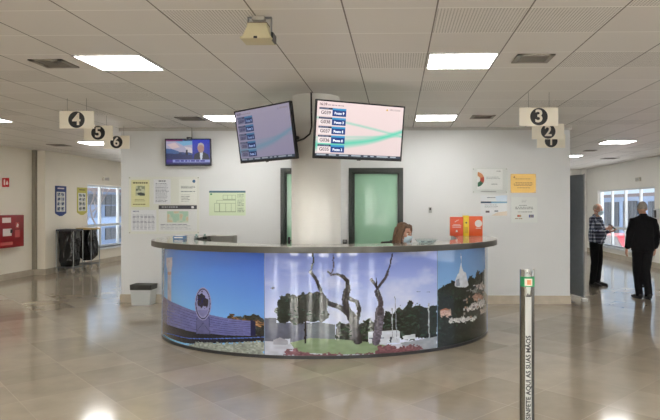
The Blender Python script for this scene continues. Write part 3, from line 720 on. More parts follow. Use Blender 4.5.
def make_mural():
    W_, H_ = 780, 236; Z0, Z1 = .036, 1.149
    t = (np.arange(W_) + .5) / W_; z = Z1 - (np.arange(H_) + .5) / H_ * (Z1 - Z0)
    T, Z = np.meshgrid(t, z); X = T * 5.9      # about metres along the curve
    v = (Z - Z0) / (Z1 - Z0)
    n1 = vnoise(H_, W_, 10, 30, 1); n2 = vnoise(H_, W_, 40, 130, 2); n3 = vnoise(H_, W_, 95, 310, 3); n4 = vnoise(H_, W_, 5, 9, 5)
    R = np.zeros((H_, W_, 3))
    def grad(c0, c1, q): q = np.clip(q, 0, 1)[..., None]; return np.array(c0, float) * (1 - q) + np.array(c1, float) * q
    sky1 = grad((150, 204, 240), (74, 118, 206), (v - .3) / .7 * .6 + (T - .1) / .33 * .45)
    sky2 = grad((214, 222, 244), (134, 150, 214), (v - .25) / .7)
    cl = np.clip((n1 * .5 + n4 * .4 + n2 * .12 - .50) * 2.2, 0, 1)[..., None] * .7
    sky2 = sky2 * (1 - cl) + np.array((230, 232, 242.)) * cl
    sky3 = grad((150, 186, 222), (112, 152, 204), (v - .4) / .6)
    m1 = T < .4273; m3 = T > .728
    R[:] = sky2; R[m1] = sky1[m1]; R[m3] = sky3[m3]
    wob = (n2 - .5) * .05
    for kind, col, pts, p in MURAL:
        P = [(q[0] * 5.9, q[1]) for q in pts]; col = np.array(col, float)
        if kind == 'poly':
            if p: mk = inside(X + (n2 - .5) * .04, Z + (n3 - .5) * .035 + wob * .6, P)
            else: mk = inside(X, Z, P)
            if p == 1:
                shade = (.25 + .95 * n3 + .5 * (n2 - .5))[..., None]; R[mk] = (col * shade)[mk]
            elif p == 2:
                shade = (.82 + .32 * n3)[..., None]; R[mk] = (col * shade)[mk]
            else: R[mk] = (col * (.95 + .1 * n2)[..., None])[mk]
        else:
            d = near(X + (n2 - .5) * .01, Z, P); mk = d < p / 2
            R[mk] = (col * (.75 + .5 * n3)[..., None])[mk]
        # the three pictures stay inside their own fields
        if kind == 'poly' and P[0][0] / 5.9 > .728 - .01:
            bad = mk & (T < .728); R[bad] = sky2[bad]
    # houses speckled through the wooded hill
    rng = random.Random(5)
    for k in range(70):
        tt = rng.uniform(.80, .99); zz = rng.uniform(.30, .86)
        if zz > .5 + (tt - .74) * 2.0: continue
        w_ = rng.uniform(.004, .010); h_ = rng.uniform(.012, .03)
        mk = (abs(T - tt) < w_ / 2) & (abs(Z - zz) < h_ / 2); R[mk] = rng.choice([(186, 182, 180), (166, 142, 130), (140, 134, 136), (196, 196, 198)])
    R = 255 * (np.clip(R, 0, 255) / 255) ** 1.22
    return R, Z0, Z1
def counter_mural():
    R, Z0, Z1 = make_mural()
    def fn(U, V):
        a = PI * U
        return (KX - KA * np.cos(a), KY - KB * np.sin(a), Z1 - V * (Z1 - Z0))
    me = ink_mesh(R, fn); me.shade_smooth()
    meshobj('mural_panel', me, print_mat('mural_print', .2, 0, 1.0, .2), counter, 'glossy landscape photo print with tree, monument wall and wooded hill')
    side = MB()
    for sx in (-1, 1): side.box((KX + sx * (KA - .006), KY, .036), (KX + sx * KA, WEND - .05, 1.149))
    side.build('side_panel', mat('mural_side_blue', (104, 140, 186), .12, coat=.8), counter)
    for T_ in (.4273, .728, .104, .955):
        a = PI * T_; x, y = KX - KA * math.cos(a), KY - KB * math.sin(a)
        b = MB(); b.tube([(x, y, .036), (x, y, 1.149)], .004, 6)
        b.build('panel_joint', mat('joint_strip', (120, 140, 170), .2, .3), counter)
counter_mural()

# ---- things standing on the counter
CT = 1.2205
ORANGE = mat('orange_red_card', (222, 84, 44), .4); ORANGE2 = mat('deep_orange_card', (228, 92, 34), .4); YELLOW = mat('yellow_card', (240, 206, 40), .4); CREAMW = mat('card_white', (240, 232, 228), .5)
t = thing('leaflet_box', 'orange-red upright leaflet box with white lettering, left of the yellow folder', 'leaflet box', (.855, 8.40, CT))
MB().box((-.092, -.05, 0), (.092, .05, .272), .004).build('box_body', ORANGE, t)
for z, w in ((.16, .10), (.145, .13), (.125, .12)): box('printed_line', (-w/2, -.0515, z - .003), (w/2, -.0505, z + .003), CREAMW, t)
b = MB(); b.prism([(-.03, .20), (-.022, .195), (.0, .213), (.045, .235), (.0, .222), (-.022, .207)], 1, -.0515, -.0505); b.build('printed_emblem', CREAMW, t)
b = MB(); b.prism([(-.018, .055), (.018, .055), (.008, .085), (-.008, .085)], 1, -.0515, -.0505); b.build('printed_mark', CREAMW, t)
t = thing('folder', 'narrow yellow folder standing between two orange boxes on the counter', 'folder', (.989, 8.39, CT))
MB().box((-.040, -.06, 0), (.040, .08, .292), .004).build('cover', YELLOW, t)
b = MB(); b.tube([(0, -.0605, .19), (0, -.063, .19)], .012, 16); b.build('finger_ring', DARK, t)
box('spine_label', (-.026, -.0612, .04), (.026, -.0603, .13), mat('label_ochre', (214, 178, 40), .5), t)
t = thing('leaflet_box', 'orange upright leaflet box with a white circle, right of the yellow folder', 'leaflet box', (1.130, 8.41, CT))
MB().box((-.098, -.05, 0), (.098, .05, .282), .006).build('box_body', ORANGE2, t)
b = MB(); b.tube([(.038, -.0502, .178), (.038, -.0515, .178)], .052, 32); b.build('white_circle', CREAMW, t)
for z in (.115, .108): box('printed_line', (-.0, -.0515, z - .002), (.075, -.0505, z + .002), CREAMW, t)
# glass dish before the receptionist
t = thing('glass_dish', 'shallow clear glass dish on the counter before the seated receptionist', 'dish', (.335, 6.70, CT))
b = MB(); b.lathe([(0, .0), (.085, .0), (.105, .012), (.128, .042), (.123, .044), (.100, .018), (.08, .008), (0, .008)], n=36); b.build('bowl', glass_mat('dish_glass', (240, 246, 246), 1.2), t)
b = MB(); b.lathe([(.122, .040), (.130, .042), (.130, .047), (.122, .047)], n=36); b.build('rim', mat('pale_glass_rim', (206, 212, 212), .1), t)
for x, y in ((-.04, .01), (.03, -.02), (.05, .03)): MB().box((x - .02, y - .012, .009), (x + .02, y + .012, .026), .005).build('sweet', mat('sweet_wrapper', (96, 106, 112), .3), t)
t = thing('tissue_box', 'small blue and white box on the left end of the counter', 'box', (-2.83, 7.50, CT))
MB().box((-.075, -.05, 0), (.075, .05, .042), .004).build('carton', mat('blue_carton', (86, 126, 168), .5), t)
box('printed_stripe', (-.055, -.0512, .014), (.055, -.0502, .028), WHITE, t)
MB().box((-.05, -.03, .040), (.05, .03, .048), .003).build('lid_flap', WHITE, t)
for i, x in enumerate((-2.60, -2.50)):
    t = thing('gel_bottle', 'small clear bottle with green cap on the counter, %s the blue box' % ('next to' if i == 0 else 'second from'), 'bottle', (x, 7.46 + .03 * i, CT), 0, 0, 'small bottles on the counter')
    b = MB(); b.lathe([(0, 0), (.024, 0), (.026, .005), (.026, .036), (.012, .048), (.012, .053), (0, .053)], n=20); b.build('bottle_body', glass_mat('bottle_clear', (214, 224, 222), 1.2), t)
    b = MB(); b.lathe([(0, .050), (.013, .050), (.013, .066), (0, .066)], n=16); b.build('cap', mat('teal_cap', (110, 148, 140), .4), t)

# ================================================================== SCREENS
def ticket_print(dim, tint):
    h, w = 116, 200
    R = np.zeros((h, w, 3)); V, U = np.meshgrid((np.arange(h) + .5) / h, (np.arange(w) + .5) / w, indexing='ij')
    a, b_ = (np.array((238, 216, 214.)), np.array((226, 206, 204.))) if not dim else (np.array((176, 168, 192.)), np.array((158, 152, 182.)))
    R[:] = a * (1 - V[..., None]) + b_ * V[..., None]
    wave = lambda y0, amp, ph: y0 + amp * np.sin(U * 2.2 + ph)
    c = np.array((74, 206, 168.)) if not dim else np.array((112, 160, 186.))
    d = (V - (.80 - .42 * np.clip(U - .2, 0, 1) ** 1.2 - .02 * np.sin(U * 7))); s = np.clip(1 - abs(d) / (.13 * (1 - .55 * U)), 0, 1)[..., None] * .85
    R = R * (1 - s) + c * s
    d = V - (.30 + .26 * U ** 1.3); s = np.clip(1 - abs(d) / .035, 0, 1)[..., None] * .45 * (0 if dim else 1)
    R = R * (1 - s) + c * s
    d = V - (.66 - .10 * U); s = np.clip(1 - abs(d) / .03, 0, 1)[..., None] * .35
    R = R * (1 - s) + c * s
    for k in range(5):
        y = .115 + k * .167
        navy, lab, blue = ((22, 34, 66), (240, 226, 226), (20, 62, 128)) if not dim else ((40, 50, 92), (128, 128, 160), (24, 58, 116))
        rect(R, .025, y, .17, y + .034, navy); rect(R, .025, y + .034, .17, y + .14, lab)
        rect(R, .17, y, .325, y + .034, (46, 150, 204) if not dim else (60, 130, 178)); rect(R, .17, y + .034, .325, y + .14, blue)
        textlines(R, .035, y + .008, .15, y + .028, 1, (120, 130, 160), k, .8)
    rect(R, 0, .945, 1, 1, (48, 58, 74) if not dim else (34, 58, 84)); textlines(R, .02, .958, .98, .99, 1, (170, 180, 190), 3, .8)
    textlines(R, .12, .052, .30, .072, 1, (150, 130, 140), 9, .8)
    poly(R, [(.785, .085), (.80, .045), (.815, .085)], (214, 170, 60) if not dim else (150, 140, 170)); textlines(R, .83, .05, .96, .085, 2, (150, 130, 130), 4, .6)
    return R
TXT_D = mat('screen_text_dark', (60, 34, 48), .4); TXT_W = mat('screen_text_white', (226, 230, 240), .4, emit=.6)
TXT_DD = mat('screen_text_dim', (58, 58, 92), .4); TXT_WD = mat('screen_text_dim_white', (130, 150, 190), .4, emit=.4)
def ticket_screen(loc, yaw, pitch, label, dim):
    t = thing('ticket_screen', label, 'screen', loc, math.radians(yaw), math.radians(pitch), 'ticket number screens on the column')
    w, h = 1.048, .616
    b = MB(); b.box((-w/2, -.0, -h/2), (w/2, .035, h/2), .006); b.box((-w*.3, .035, -h*.35), (w*.3, .07, h*.3), .01); b.build('casing', BLACK, t)
    e = .016; z0 = -h/2 + .026
    f = MB(); f.box((-w/2, -.006, -h/2), (w/2, .001, z0)); f.box((-w/2, -.006, h/2 - e), (w/2, .001, h/2)); f.box((-w/2, -.006, z0), (-w/2 + e, .001, h/2 - e)); f.box((w/2 - e, -.006, z0), (w/2, .001, h/2 - e))
    f.build('bezel', mat('bezel_black', (16, 16, 18), .3), t)
    W2, H2 = w - 2 * e, h - e - .026; cz = (z0 + h/2 - e) / 2
    R = ticket_print(dim, 0)
    d = flat_print('display', R, W2, H2, SCREEND if dim else SCREEN, t, .002, None, 0, cz)
    X = lambda u: (u - .5) * W2
    Z = lambda v: cz + (.5 - v) * H2
    for k, (num, desk) in enumerate((('G039', '9'), ('G038', '3'), ('G037', '5'), ('G036', '8'), ('G035', '3'))):
        y = .115 + k * .167 + .09
        for s, u, sz, mm in ((num, .098, .050, TXT_DD if dim else TXT_D), ('Posto ' + desk, .248, .036, TXT_WD if dim else TXT_W)):
            me = text_mesh(s, sz, .0008, .0003); me.transform(Matrix.Translation((X(u), -.003, Z(y)))); meshobj('ticket_text', me, mm, d)
    me = text_mesh('16:39', .04, .0006, .0003); me.transform(Matrix.Translation((X(.065), -.003, Z(.055)))); meshobj('clock_text', me, TXT_DD if dim else TXT_D, d)
    box('status_lamp', (-.02, -.007, -h/2 - .008), (.02, .004, -h/2 + .004), DARK, t)
    return t
tl = ticket_screen((-1.497, 6.495, 2.46), -41.3, 8.7, 'left of the two ticket screens on the column, dimmer and angled left', True)
trr = ticket_screen((-.399, 6.287, 2.458), 27.6, 8.9, 'right ticket screen on the column, bright with pink and green background', False)
for t, ln in ((tl, .27), (trr, .27)):
    yaw = t.rotation_euler.z; bk = Vector((-math.sin(yaw), math.cos(yaw), 0)); p0 = Vector(t.location) + bk * .06
    tgt = Vector((CX, CY, p0.z)); d = tgt - p0; p1 = p0 + d * (1 - (CR - .012) / d.length)
    b = MB(); b.tube([p0, p0 + (p1 - p0) * .5 + Vector((0, 0, .015)), p1], .022, 10)
    inv = (Matrix.Translation(t.location) @ t.rotation_euler.to_matrix().to_4x4()).inverted()
    me = b.mesh(); me.transform(inv); meshobj('mount_arm', me, DARK, t)
b = MB()
b.tube([(-1.007, 6.775, CEIL), (-1.005, 6.77, 2.75), (-1.0, 6.768, 2.58), (-1.02, 6.75, 2.49), (-1.08, 6.70, 2.43), (-1.15, 6.58, 2.385), (-1.20, 6.46, 2.36), (-1.22, 6.42, 2.36)], .010, 8)
tag(b.build('screen_cable', BLACK), 'black cable dropping down the column between the two ticket screens', 'cable')

# small television on the rear wall
def tv_print():
    h, w = 72, 128; R = np.zeros((h, w, 3)); V, U = np.meshgrid((np.arange(h) + .5) / h, (np.arange(w) + .5) / w, indexing='ij')
    R[:] = np.array((16, 44, 176.)) * (1.1 - .4 * V[..., None]); n = vnoise(h, w, 9, 16, 4)
    L = (U < .6) & (V < .80); R[L] = (np.array((40, 70, 130.)) * (.5 + n[..., None]))[L]
    poly(R, [(0, .05), (.6, .05), (.6, .52), (.3, .5), (0, .4)], (176, 172, 196)); poly(R, [(.2, .06), (.6, .06), (.6, .2), (.4, .25)], (120, 176, 214))
    poly(R, [(.02, .2), (.2, .12), (.32, .3), (.14, .38)], (214, 190, 190)); poly(R, [(0, .36), (.14, .38), (.3, .48), (.3, .56), (0, .56)], (60, 96, 150))
    poly(R, [(.42, .28), (.58, .32), (.60, .55), (.5, .5)], (214, 204, 208)); poly(R, [(.44, .62), (.46, .40), (.49, .40), (.50, .62)], (22, 26, 50)); poly(R, [(0, .55), (.6, .62), (.6, .8), (0, .8)], (24, 40, 92))
    rect(R, 0, 0, .38, .07, (110, 40, 96))
    poly(R, [(.62, .80), (.65, .58), (.74, .50), (.86, .50), (.96, .60), (.99, .80)], (16, 22, 48)); poly(R, [(.77, .50), (.84, .50), (.82, .80), (.78, .80)], (206, 214, 230))
    oval(R, .795, .34, .075, .19, (170, 128, 120)); poly(R, [(.72, .30), (.74, .16), (.80, .12), (.86, .18), (.87, .30), (.82, .22), (.76, .22)], (176, 168, 170))
    rect(R, .15, .80, 1, .92, (150, 160, 226)); textlines(R, .2, .825, .95, .90, 1, (60, 60, 150), 6, .9); rect(R, 0, .80, .15, .92, (60, 40, 140)); rect(R, 0, .92, 1, 1, (16, 20, 90))
    return R
t = thing('wall_television', 'small wall television showing a news programme on the rear wall', 'television', (-3.535, 9.735, 2.558), 0, math.radians(3))
w, h = .777, .459
MB().box((-w/2, 0, -h/2), (w/2, .045, h/2), .006).build('casing', BLACK, t)
f = MB(); e = .016
f.box((-w/2, -.005, -h/2), (w/2, .001, -h/2 + .024)); f.box((-w/2, -.005, h/2 - e), (w/2, .001, h/2)); f.box((-w/2, -.005, -h/2), (-w/2 + e, .001, h/2)); f.box((w/2 - e, -.005, -h/2), (w/2, .001, h/2)); f.build('bezel', BLACK, t)
flat_print('display', tv_print(), w - 2*e, h - e - .024, print_mat('tv_screen', .25, .5), t, .002, None, 0, .004)
MB().box((-.06, .044, -.10), (.06, .095, .10)).build('wall_mount', DARK, t)
MB().box((-.03, .02, h/2 - .005), (.05, .05, h/2 + .03), .004).build('top_sensor', DARK, t)
b = MB(); b.tube([(-3.50, 9.82, 2.80), (-3.50, 9.82, CEIL)], .008, 8); tag(b.build('television_cable', mat('grey_conduit', (150, 150, 150), .5)), 'thin grey cable conduit from the ceiling to the wall television', 'cable')

# ================================================================== ON THE REAR WALL
YW = RY - .004
def screws(t, w, h, y, m=None):
    for sx in (-1, 1):
        for sz in (-1, 1):
            b = MB(); b.tube([(sx * (w/2 - .018), y, sz * (h/2 - .018)), (sx * (w/2 - .018), y - .012, sz * (h/2 - .018))], .008, 12); b.build('mount_cap', m or STEEL, t)
# acrylic notice board with five papers behind it
bx0, bx1, bz0, bz1 = -4.59, -3.375, 1.175, 2.15
t = thing('notice_board', 'clear acrylic notice board over five papers left of the green plan', 'notice board', ((bx0 + bx1) / 2, RY, (bz0 + bz1) / 2))
w, h = bx1 - bx0, bz1 - bz0
box('backing_sheet', (-w/2, -.004, -h/2), (w/2, -.001, h/2), mat('board_back', (224, 224, 220), .5), t)
box('acrylic_sheet', (-w/2, -.022, -h/2), (w/2, -.018, h/2), ACRYL, t)
screws(t, w, h, -.001)
LILAC = (228, 228, 236)
R = sheet(60, 40, (228, 224, 178)); textlines(R, .1, .08, .9, .14, 1, (90, 90, 60), 1, .8); rect(R, .25, .22, .75, .58, (150, 156, 130))
n = vnoise(60, 40, 14, 10, 3); mk = np.zeros((60, 40), bool); mk[13:35, 10:30] = True; R[mk & (n > .5)] = (60, 70, 66); R[mk & (n < .3)] = (206, 206, 180)
textlines(R, .2, .72, .8, .80, 2, (120, 116, 70), 2, .5); textlines(R, .1, .88, .9, .94, 1, (130, 126, 80), 5, .6)
paper('poster', 'pale yellow poster with a dark picture at the notice board top left', 'poster', R, -4.546, 2.095, -4.23, 1.633, RY - .005, None, PAPER)
R = sheet(64, 44, LILAC); textlines(R, .3, .05, .7, .11, 1, (100, 104, 120), 1, .8); textlines(R, .12, .16, .88, .95, 15, (150, 152, 168), 2, .45)
paper('notice', 'white printed notice at the top middle of the acrylic board', 'notice', R, -4.159, 2.106, -3.866, 1.684, RY - .005, None, PAPER)
R = sheet(64, 48, (232, 232, 230)); oval(R, .84, .09, .085, .062, (60, 110, 150)); textlines(R, .12, .28, .9, .40, 3, (130, 136, 140), 3, .4); textlines(R, .12, .48, .9, .55, 1, (100, 120, 126), 8, .6); textlines(R, .12, .62, .6, .95, 5, (150, 152, 156), 4, .4)
paper('notice', 'white notice with a round blue seal at the board top right', 'notice', R, -3.725, 2.111, -3.415, 1.684, RY - .005, None, PAPER)
R = sheet(54, 66, LILAC); textlines(R, .08, .04, .3, .1, 1, (110, 116, 150), 1, .8)
for k in range(6): textlines(R, .06 + .15 * k, .22, .18 + .15 * k, .94, 12, (150, 152, 172), 10 + k, .45)
paper('notice', 'white notice with a columned table at the board bottom left', 'notice', R, -4.546, 1.582, -4.111, 1.216, RY - .005, None, PAPER)
R = sheet(68, 96, (226, 226, 230)); rect(R, 0, 0, 1, .15, (62, 62, 72)); oval(R, .89, .075, .035, .05, (226, 226, 230)); textlines(R, .08, .05, .5, .1, 1, (170, 170, 180), 1, .9)
rect(R, .22, .22, .78, .66, (206, 214, 200)); n = vnoise(68, 96, 8, 12, 9); mk = np.zeros((68, 96), bool); mk[16:44, 22:74] = True; R[mk & (n > .55)] = (176, 206, 190); R[mk & (n < .35)] = (214, 196, 170)
textlines(R, .05, .72, .9, .95, 4, (140, 142, 160), 2, .4)
paper('notice', 'wide notice with a dark header at the board bottom right', 'notice', R, -4.073, 1.662, -3.415, 1.216, RY - .005, None, PAPER)
# green floor plan
R = sheet(66, 98, (206, 220, 190)); rect(R, 0, 0, 1, .07, (66, 104, 120)); rect(R, .03, .10, .08, .16, (60, 130, 90)); G = (140, 160, 130)
def lrect(x0, y0, x1, y1):
    rect(R, x0, y0, x1, y0 + .018, G); rect(R, x0, y1, x1, y1 + .018, G); rect(R, x0, y0, x0 + .012, y1, G); rect(R, x1, y0, x1 + .012, y1 + .018, G)
for q in ((.14, .5, .72, .84), (.14, .5, .28, .84), (.28, .5, .45, .84), (.45, .5, .6, .84), (.38, .16, .72, .34), (.38, .16, .5, .34), (.5, .16, .62, .34), (.2, .38, .72, .5)): lrect(*q)
textlines(R, .78, .14, .96, .9, 12, (130, 150, 130), 3, .4)
paper('floor_plan', 'pale green building floor plan with a blue heading on the rear wall', 'floor plan', R, -3.206, 1.909, -2.581, 1.488, RY - .001, None, PAPER)

def plaque(label, x0, z1, x1, z0, m, off=.016, parts=None, name='wall_plaque'):
    w, h = x1 - x0, z1 - z0
    t = thing(name, label, 'plaque', ((x0 + x1) / 2, RY, (z0 + z1) / 2)); box('sheet', (-w/2, -off, -h/2), (w/2, -off + .005, h/2), m, t); return t, w, h
# A: acrylic with certificate
t, w, h = plaque('acrylic framed certificate with an orange and green arc, top left of four plaques', 1.271, 2.292, 1.859, 1.868, ACRYL)
R = sheet(84, 110, (232, 232, 234))
V, U = np.meshgrid((np.arange(84) + .5) / 84, (np.arange(110) + .5) / 110, indexing='ij'); rr = np.hypot(U * 1.31, V - .5); ring = (rr > .16) & (rr < .36) & (U > .015)
an = np.arctan2(V - .5, U * 1.31); R[ring & (an < -.35)] = (208, 140, 96); R[ring & (an >= -.35) & (an < .5)] = (186, 74, 52); R[ring & (an >= .5)] = (56, 116, 92)
textlines(R, .76, .08, .92, .13, 1, (120, 120, 130), 1, .8); textlines(R, .36, .38, .94, .52, 2, (150, 152, 160), 2, .4); textlines(R, .55, .72, .8, .78, 1, (150, 152, 160), 3, .6)
flat_print('certificate', R, w - .16, h - .08, PAPER, t, .009, None, -.0, .02)
box('certificate_backing', (-w/2 + .08, -.0085, -h/2 + .06), (w/2 - .08, -.004, h/2 - .02), WHITE, t); screws(t, w, h, -.002)
b = MB(); b.box((-.15, -.0175, -h/2 + .02), (.10, -.0162, -h/2 + .032)); b.build('printed_line', mat('grey_print', (150, 154, 156), .5), t)
# gold plaque
GOLD = mat('gold_plate', (204, 168, 98), .38, .5, noise=.06, nscale=5)
t, w, h = plaque('engraved gold metal plaque at the top right of the four plaques', 1.912, 2.19, 2.335, 1.873, GOLD, .012); screws(t, w, h, -.002)
R = sheet(48, 64, (0, 0, 0)); ENG = mat('engraving', (70, 52, 22), .5)
b = MB()
for z, x0, x1 in ((.075, -.13, .13), (.012, -.13, .15), (-.012, -.16, .16), (-.034, -.15, .15), (-.075, -.10, .11)):
    x = x0
    while x < x1: l = random.uniform(.02, .05); b.box((x, -.0128, z - .005), (min(x + l, x1), -.0119, z + .005)); x += l + .012
b.build('engraved_text', ENG, t)
b = MB(); b.prism([(-.165, .10), (-.15, .125), (-.135, .10), (-.15, .085)], 1, -.0128, -.0119); b.build('engraved_emblem', ENG, t)
# C: glossy certificate
t, w, h = plaque('glossy certificate with a blue bar at the bottom left of the four plaques', 1.409, 1.829, 1.854, 1.488, mat('certificate_back', (224, 226, 230), .3), .010)
R = sheet(70, 92, (226, 230, 234)); rect(R, 0, .30, 1, .38, (40, 66, 92)); rect(R, .4, .30, 1, .38, (110, 160, 190)); textlines(R, .25, .08, .6, .14, 1, (120, 130, 140), 1, .8); textlines(R, .15, .46, .7, .66, 3, (150, 160, 170), 2, .4)
rect(R, .18, .76, .34, .86, (84, 70, 76)); rect(R, .52, .74, .66, .82, (90, 100, 110)); poly(R, [(.4, 1), (.62, .84), (1, .78), (1, 1)], (214, 200, 184)); poly(R, [(.55, .06), (.8, .0), (1, 0), (1, .28), (.6, .28)], (206, 222, 240))
flat_print('certificate', R, w, h, print_mat('glossy_print', .12, 0, .6), t, .0106)
# D: pale glass plaque
t, w, h = plaque('pale frosted plaque with two small logos, bottom right of four plaques', 1.912, 1.809, 2.371, 1.358, mat('frosted_plate', (222, 226, 226), .25), .016)
R = sheet(96, 96, (222, 226, 224)); textlines(R, .40, .10, .60, .20, 3, (160, 166, 166), 1, .5); textlines(R, .3, .30, .66, .34, 1, (120, 126, 126), 2, .9); textlines(R, .15, .38, .85, .50, 2, (110, 116, 118), 3, .45); textlines(R, .25, .56, .8, .60, 1, (120, 126, 126), 4, .9)
rect(R, .22, .70, .37, .78, (150, 130, 90)); rect(R, .25, .70, .31, .78, (180, 70, 60)); textlines(R, .14, .82, .44, .88, 1, (140, 120, 90), 6, .8); rect(R, .68, .69, .86, .80, (50, 70, 140)); oval(R, .77, .745, .045, .04, (206, 190, 70)); oval(R, .77, .745, .03, .028, (50, 70, 140))
flat_print('certificate', R, w - .03, h - .03, PAPER, t, .0166); screws(t, w, h, -.002)
# little fittings
t = thing('wall_sensor', 'tiny dark wall fitting right of the right green door', 'wall fitting', (.56, RY, 1.585))
MB().box((-.028, -.022, -.05), (.028, 0, .045), .004).build('socket_plate', mat('sensor_grey', (176, 178, 176), .4), t); MB().box((-.014, -.034, -.005), (.014, -.02, .035), .003).build('socket_button', BLACK, t)
t = thing('door_phone', 'small black wall unit between the column and the right green door', 'wall unit', (-.885, RY, 1.03))
MB().box((-.036, -.03, -.05), (.036, 0, .05), .005).build('socket_body', BLACK, t); MB().box((-.024, -.034, .005), (.024, -.029, .04), .002).build('socket_window', GREYM, t)

# waste bin by the wall
t = thing('waste_bin', 'pale grey waste bin lined with a black bag by the white wall', 'waste bin', (-4.265, 9.675, 0))
b = MB(); b.prism([(-.150, 0), (.150, 0), (.172, .26), (-.172, .26)], 1, -.12, .12); b.build('bin_body', mat('pale_bin', (196, 200, 200), .5), t, None, None, None, False)
b = MB(); b.prism([(-.175, .252), (.175, .252), (.184, .335), (-.178, .34)], 1, -.128, .128)
b.build('bin_liner', mat('black_bag', (28, 28, 30), .4, bump=.6, bscale=25), t, None, None, None, False)

# ================================================================== LEFT CORRIDOR
DEEPRED = mat('red_enamel', (140, 16, 24), .35); REDSIGN = mat('red_sign', (184, 28, 30), .4); CARDW = mat('label_white', (228, 214, 210), .5)
t = thing('fire_hose_cabinet', 'red fire hose cabinet on the left wall with white labels', 'fire cabinet', (XL1 + .002, 12.62, .735))
MB().box((0, -.42, 0), (.20, .42, .715), .012).build('cabinet_body', DEEPRED, t)
MB().box((.2, -.40, .02), (.206, .40, .695), .003).build('cabinet_door', DEEPRED, t)
for y0, y1, z0, z1 in ((-.32, -.04, .55, .66), (-.30, -.02, .26, .42), (.12, .24, .42, .55), (.10, .26, .22, .38), (-.38, .02, .06, .13)):
    box('label_plate', (.206, y0, z0), (.2075, y1, z1), CARDW if y0 < .05 and z0 > .2 else mat('faded_red_label', (190, 88, 84), .5), t)
b = MB(); b.prism([(.14, .45), (.17, .53), (.22, .50), (.20, .44)], 0, .2075, .2085); b.build('flame_mark', CARDW, t)
MB().box((.206, -.06, .32), (.22, -.0, .40), .003).build('cabinet_latch', DARK, t)
t = thing('fire_sign', 'small red fire sign projecting from the wall above the red cabinet', 'sign', (XL1, 12.60, 2.068))
MB().box((0, -.004, 0), (.155, .004, .20), .002).build('board', REDSIGN, t)
b = MB(); b.prism([(.035, .04), (.07, .04), (.07, .16), (.05, .175), (.035, .16)], 1, -.0055, -.0035); b.prism([(.09, .05), (.13, .05), (.14, .09), (.11, .15), (.10, .11), (.085, .09)], 1, -.0055, -.0035); b.build('pictogram', CARDW, t)

def banner(y0, y1, z0, z1, label, colm, seed, dark):
    t = thing('wall_poster', label, 'poster', (XL2, (y0 + y1) / 2, (z0 + z1) / 2), PI / 2, 0, 'pointed instruction posters on the left wall'); w, h = y1 - y0, z1 - z0
    b = MB(); b.prism([(-w/2, h/2), (-w/2, -h/2 + .07), (-.06, -h/2), (.06, -h/2), (w/2, -h/2 + .07), (w/2, h/2)], 1, -.008, -.001); b.build('board', colm, t)
    R = sheet(60, 40, (222, 222, 214)); n = vnoise(60, 40, 20, 14, seed)
    for k in range(4):
        for j in range(2):
            x = .10 + .45 * j; y = .05 + .24 * k; rect(R, x, y, x + .34, y + .15, (176, 186, 196)); mk = np.zeros((60, 40), bool); mk[int(y*60):int((y+.15)*60), int(x*40):int((x+.34)*40)] = True; R[mk & (n > .45)] = dark
            rect(R, x, y + .17, x + .3, y + .19, (150, 150, 150))
    flat_print('printed_face', R, w * .78, h * .66, PAPER, t, .0085, None, 0, -.02)
    b = MB(); b.box((-w*.3, -.0095, h/2 - .075), (w*.3, -.0083, h/2 - .045)); b.build('heading', CARDW if seed == 1 else mat('heading_olive', (110, 104, 50), .5), t)
banner(14.10, 14.58, 1.40, 2.15, 'blue pointed poster with picture instructions on the left corridor wall', mat('poster_blue', (40, 62, 120), .5), 1, (40, 52, 90))
banner(15.08, 15.56, 1.41, 2.14, 'yellow-green pointed poster with picture instructions beside the window', mat('poster_olive', (190, 182, 84), .5), 2, (70, 76, 60))
def emergency_lamp(x, y, z, face, label):
    t = thing('emergency_lamp', label, 'emergency lamp', (x, y, z), face * PI / 2)
    MB().box((-.15, -.055, -.055), (.15, 0, .055), .01).build('lamp_mount', mat('lamp_shell', (206, 200, 188), .5), t); MB().box((-.11, -.062, -.035), (.11, -.054, .035), .006).build('lamp_cover', mat('lamp_cover', (168, 164, 156), .3), t)
emergency_lamp(XL2, 16.55, 2.43, 1, 'small emergency lamp above the left corridor window')
emergency_lamp(XR, 16.70, 2.41, -1, 'small emergency lamp above the right corridor window')

BAG = mat('black_bin_bag', (14, 15, 18), .24, bump=1.0, bscale=16)
def bag_mesh(w, d, z0, z1, seed, sag):
    b = MB(); n = 48; rings = []
    for i, q in enumerate(np.linspace(0, 1, 28)):
        z = z1 + (z0 - z1) * q; s = 1 - .07 * math.sin(q * PI) + sag * (q ** 2) * (1 - q) * 3
        if q > .85: s *= 1 - 1.4 * (q - .85) * (1 + sag * 6)
        ring = []
        for k in range(n):
            a = 2 * PI * k / n; cx, cy = math.cos(a), math.sin(a); p = 5.0
            rr = (abs(cx) ** p + abs(cy) ** p) ** (-1 / p)
            f = 1 + (.16 * mnoise.noise(Vector((cx * 1.8 + seed, cy * 1.8, z * 3.0))) + .05 * mnoise.noise(Vector((cx * 6 + seed, cy * 6, z * 5)))) * min(1, q * 4)
            ring.append(b.bm.verts.new((cx * rr * w / 2 * s * f, cy * rr * d / 2 * s * f, z)))
        rings.append(ring)
    for A, B in zip(rings, rings[1:]):
        for k in range(n): b.bm.faces.new((A[k], A[(k + 1) % n], B[(k + 1) % n], B[k]))
    b.bm.faces.new(rings[0]); b.bm.faces.new(rings[-1][::-1])
    return b
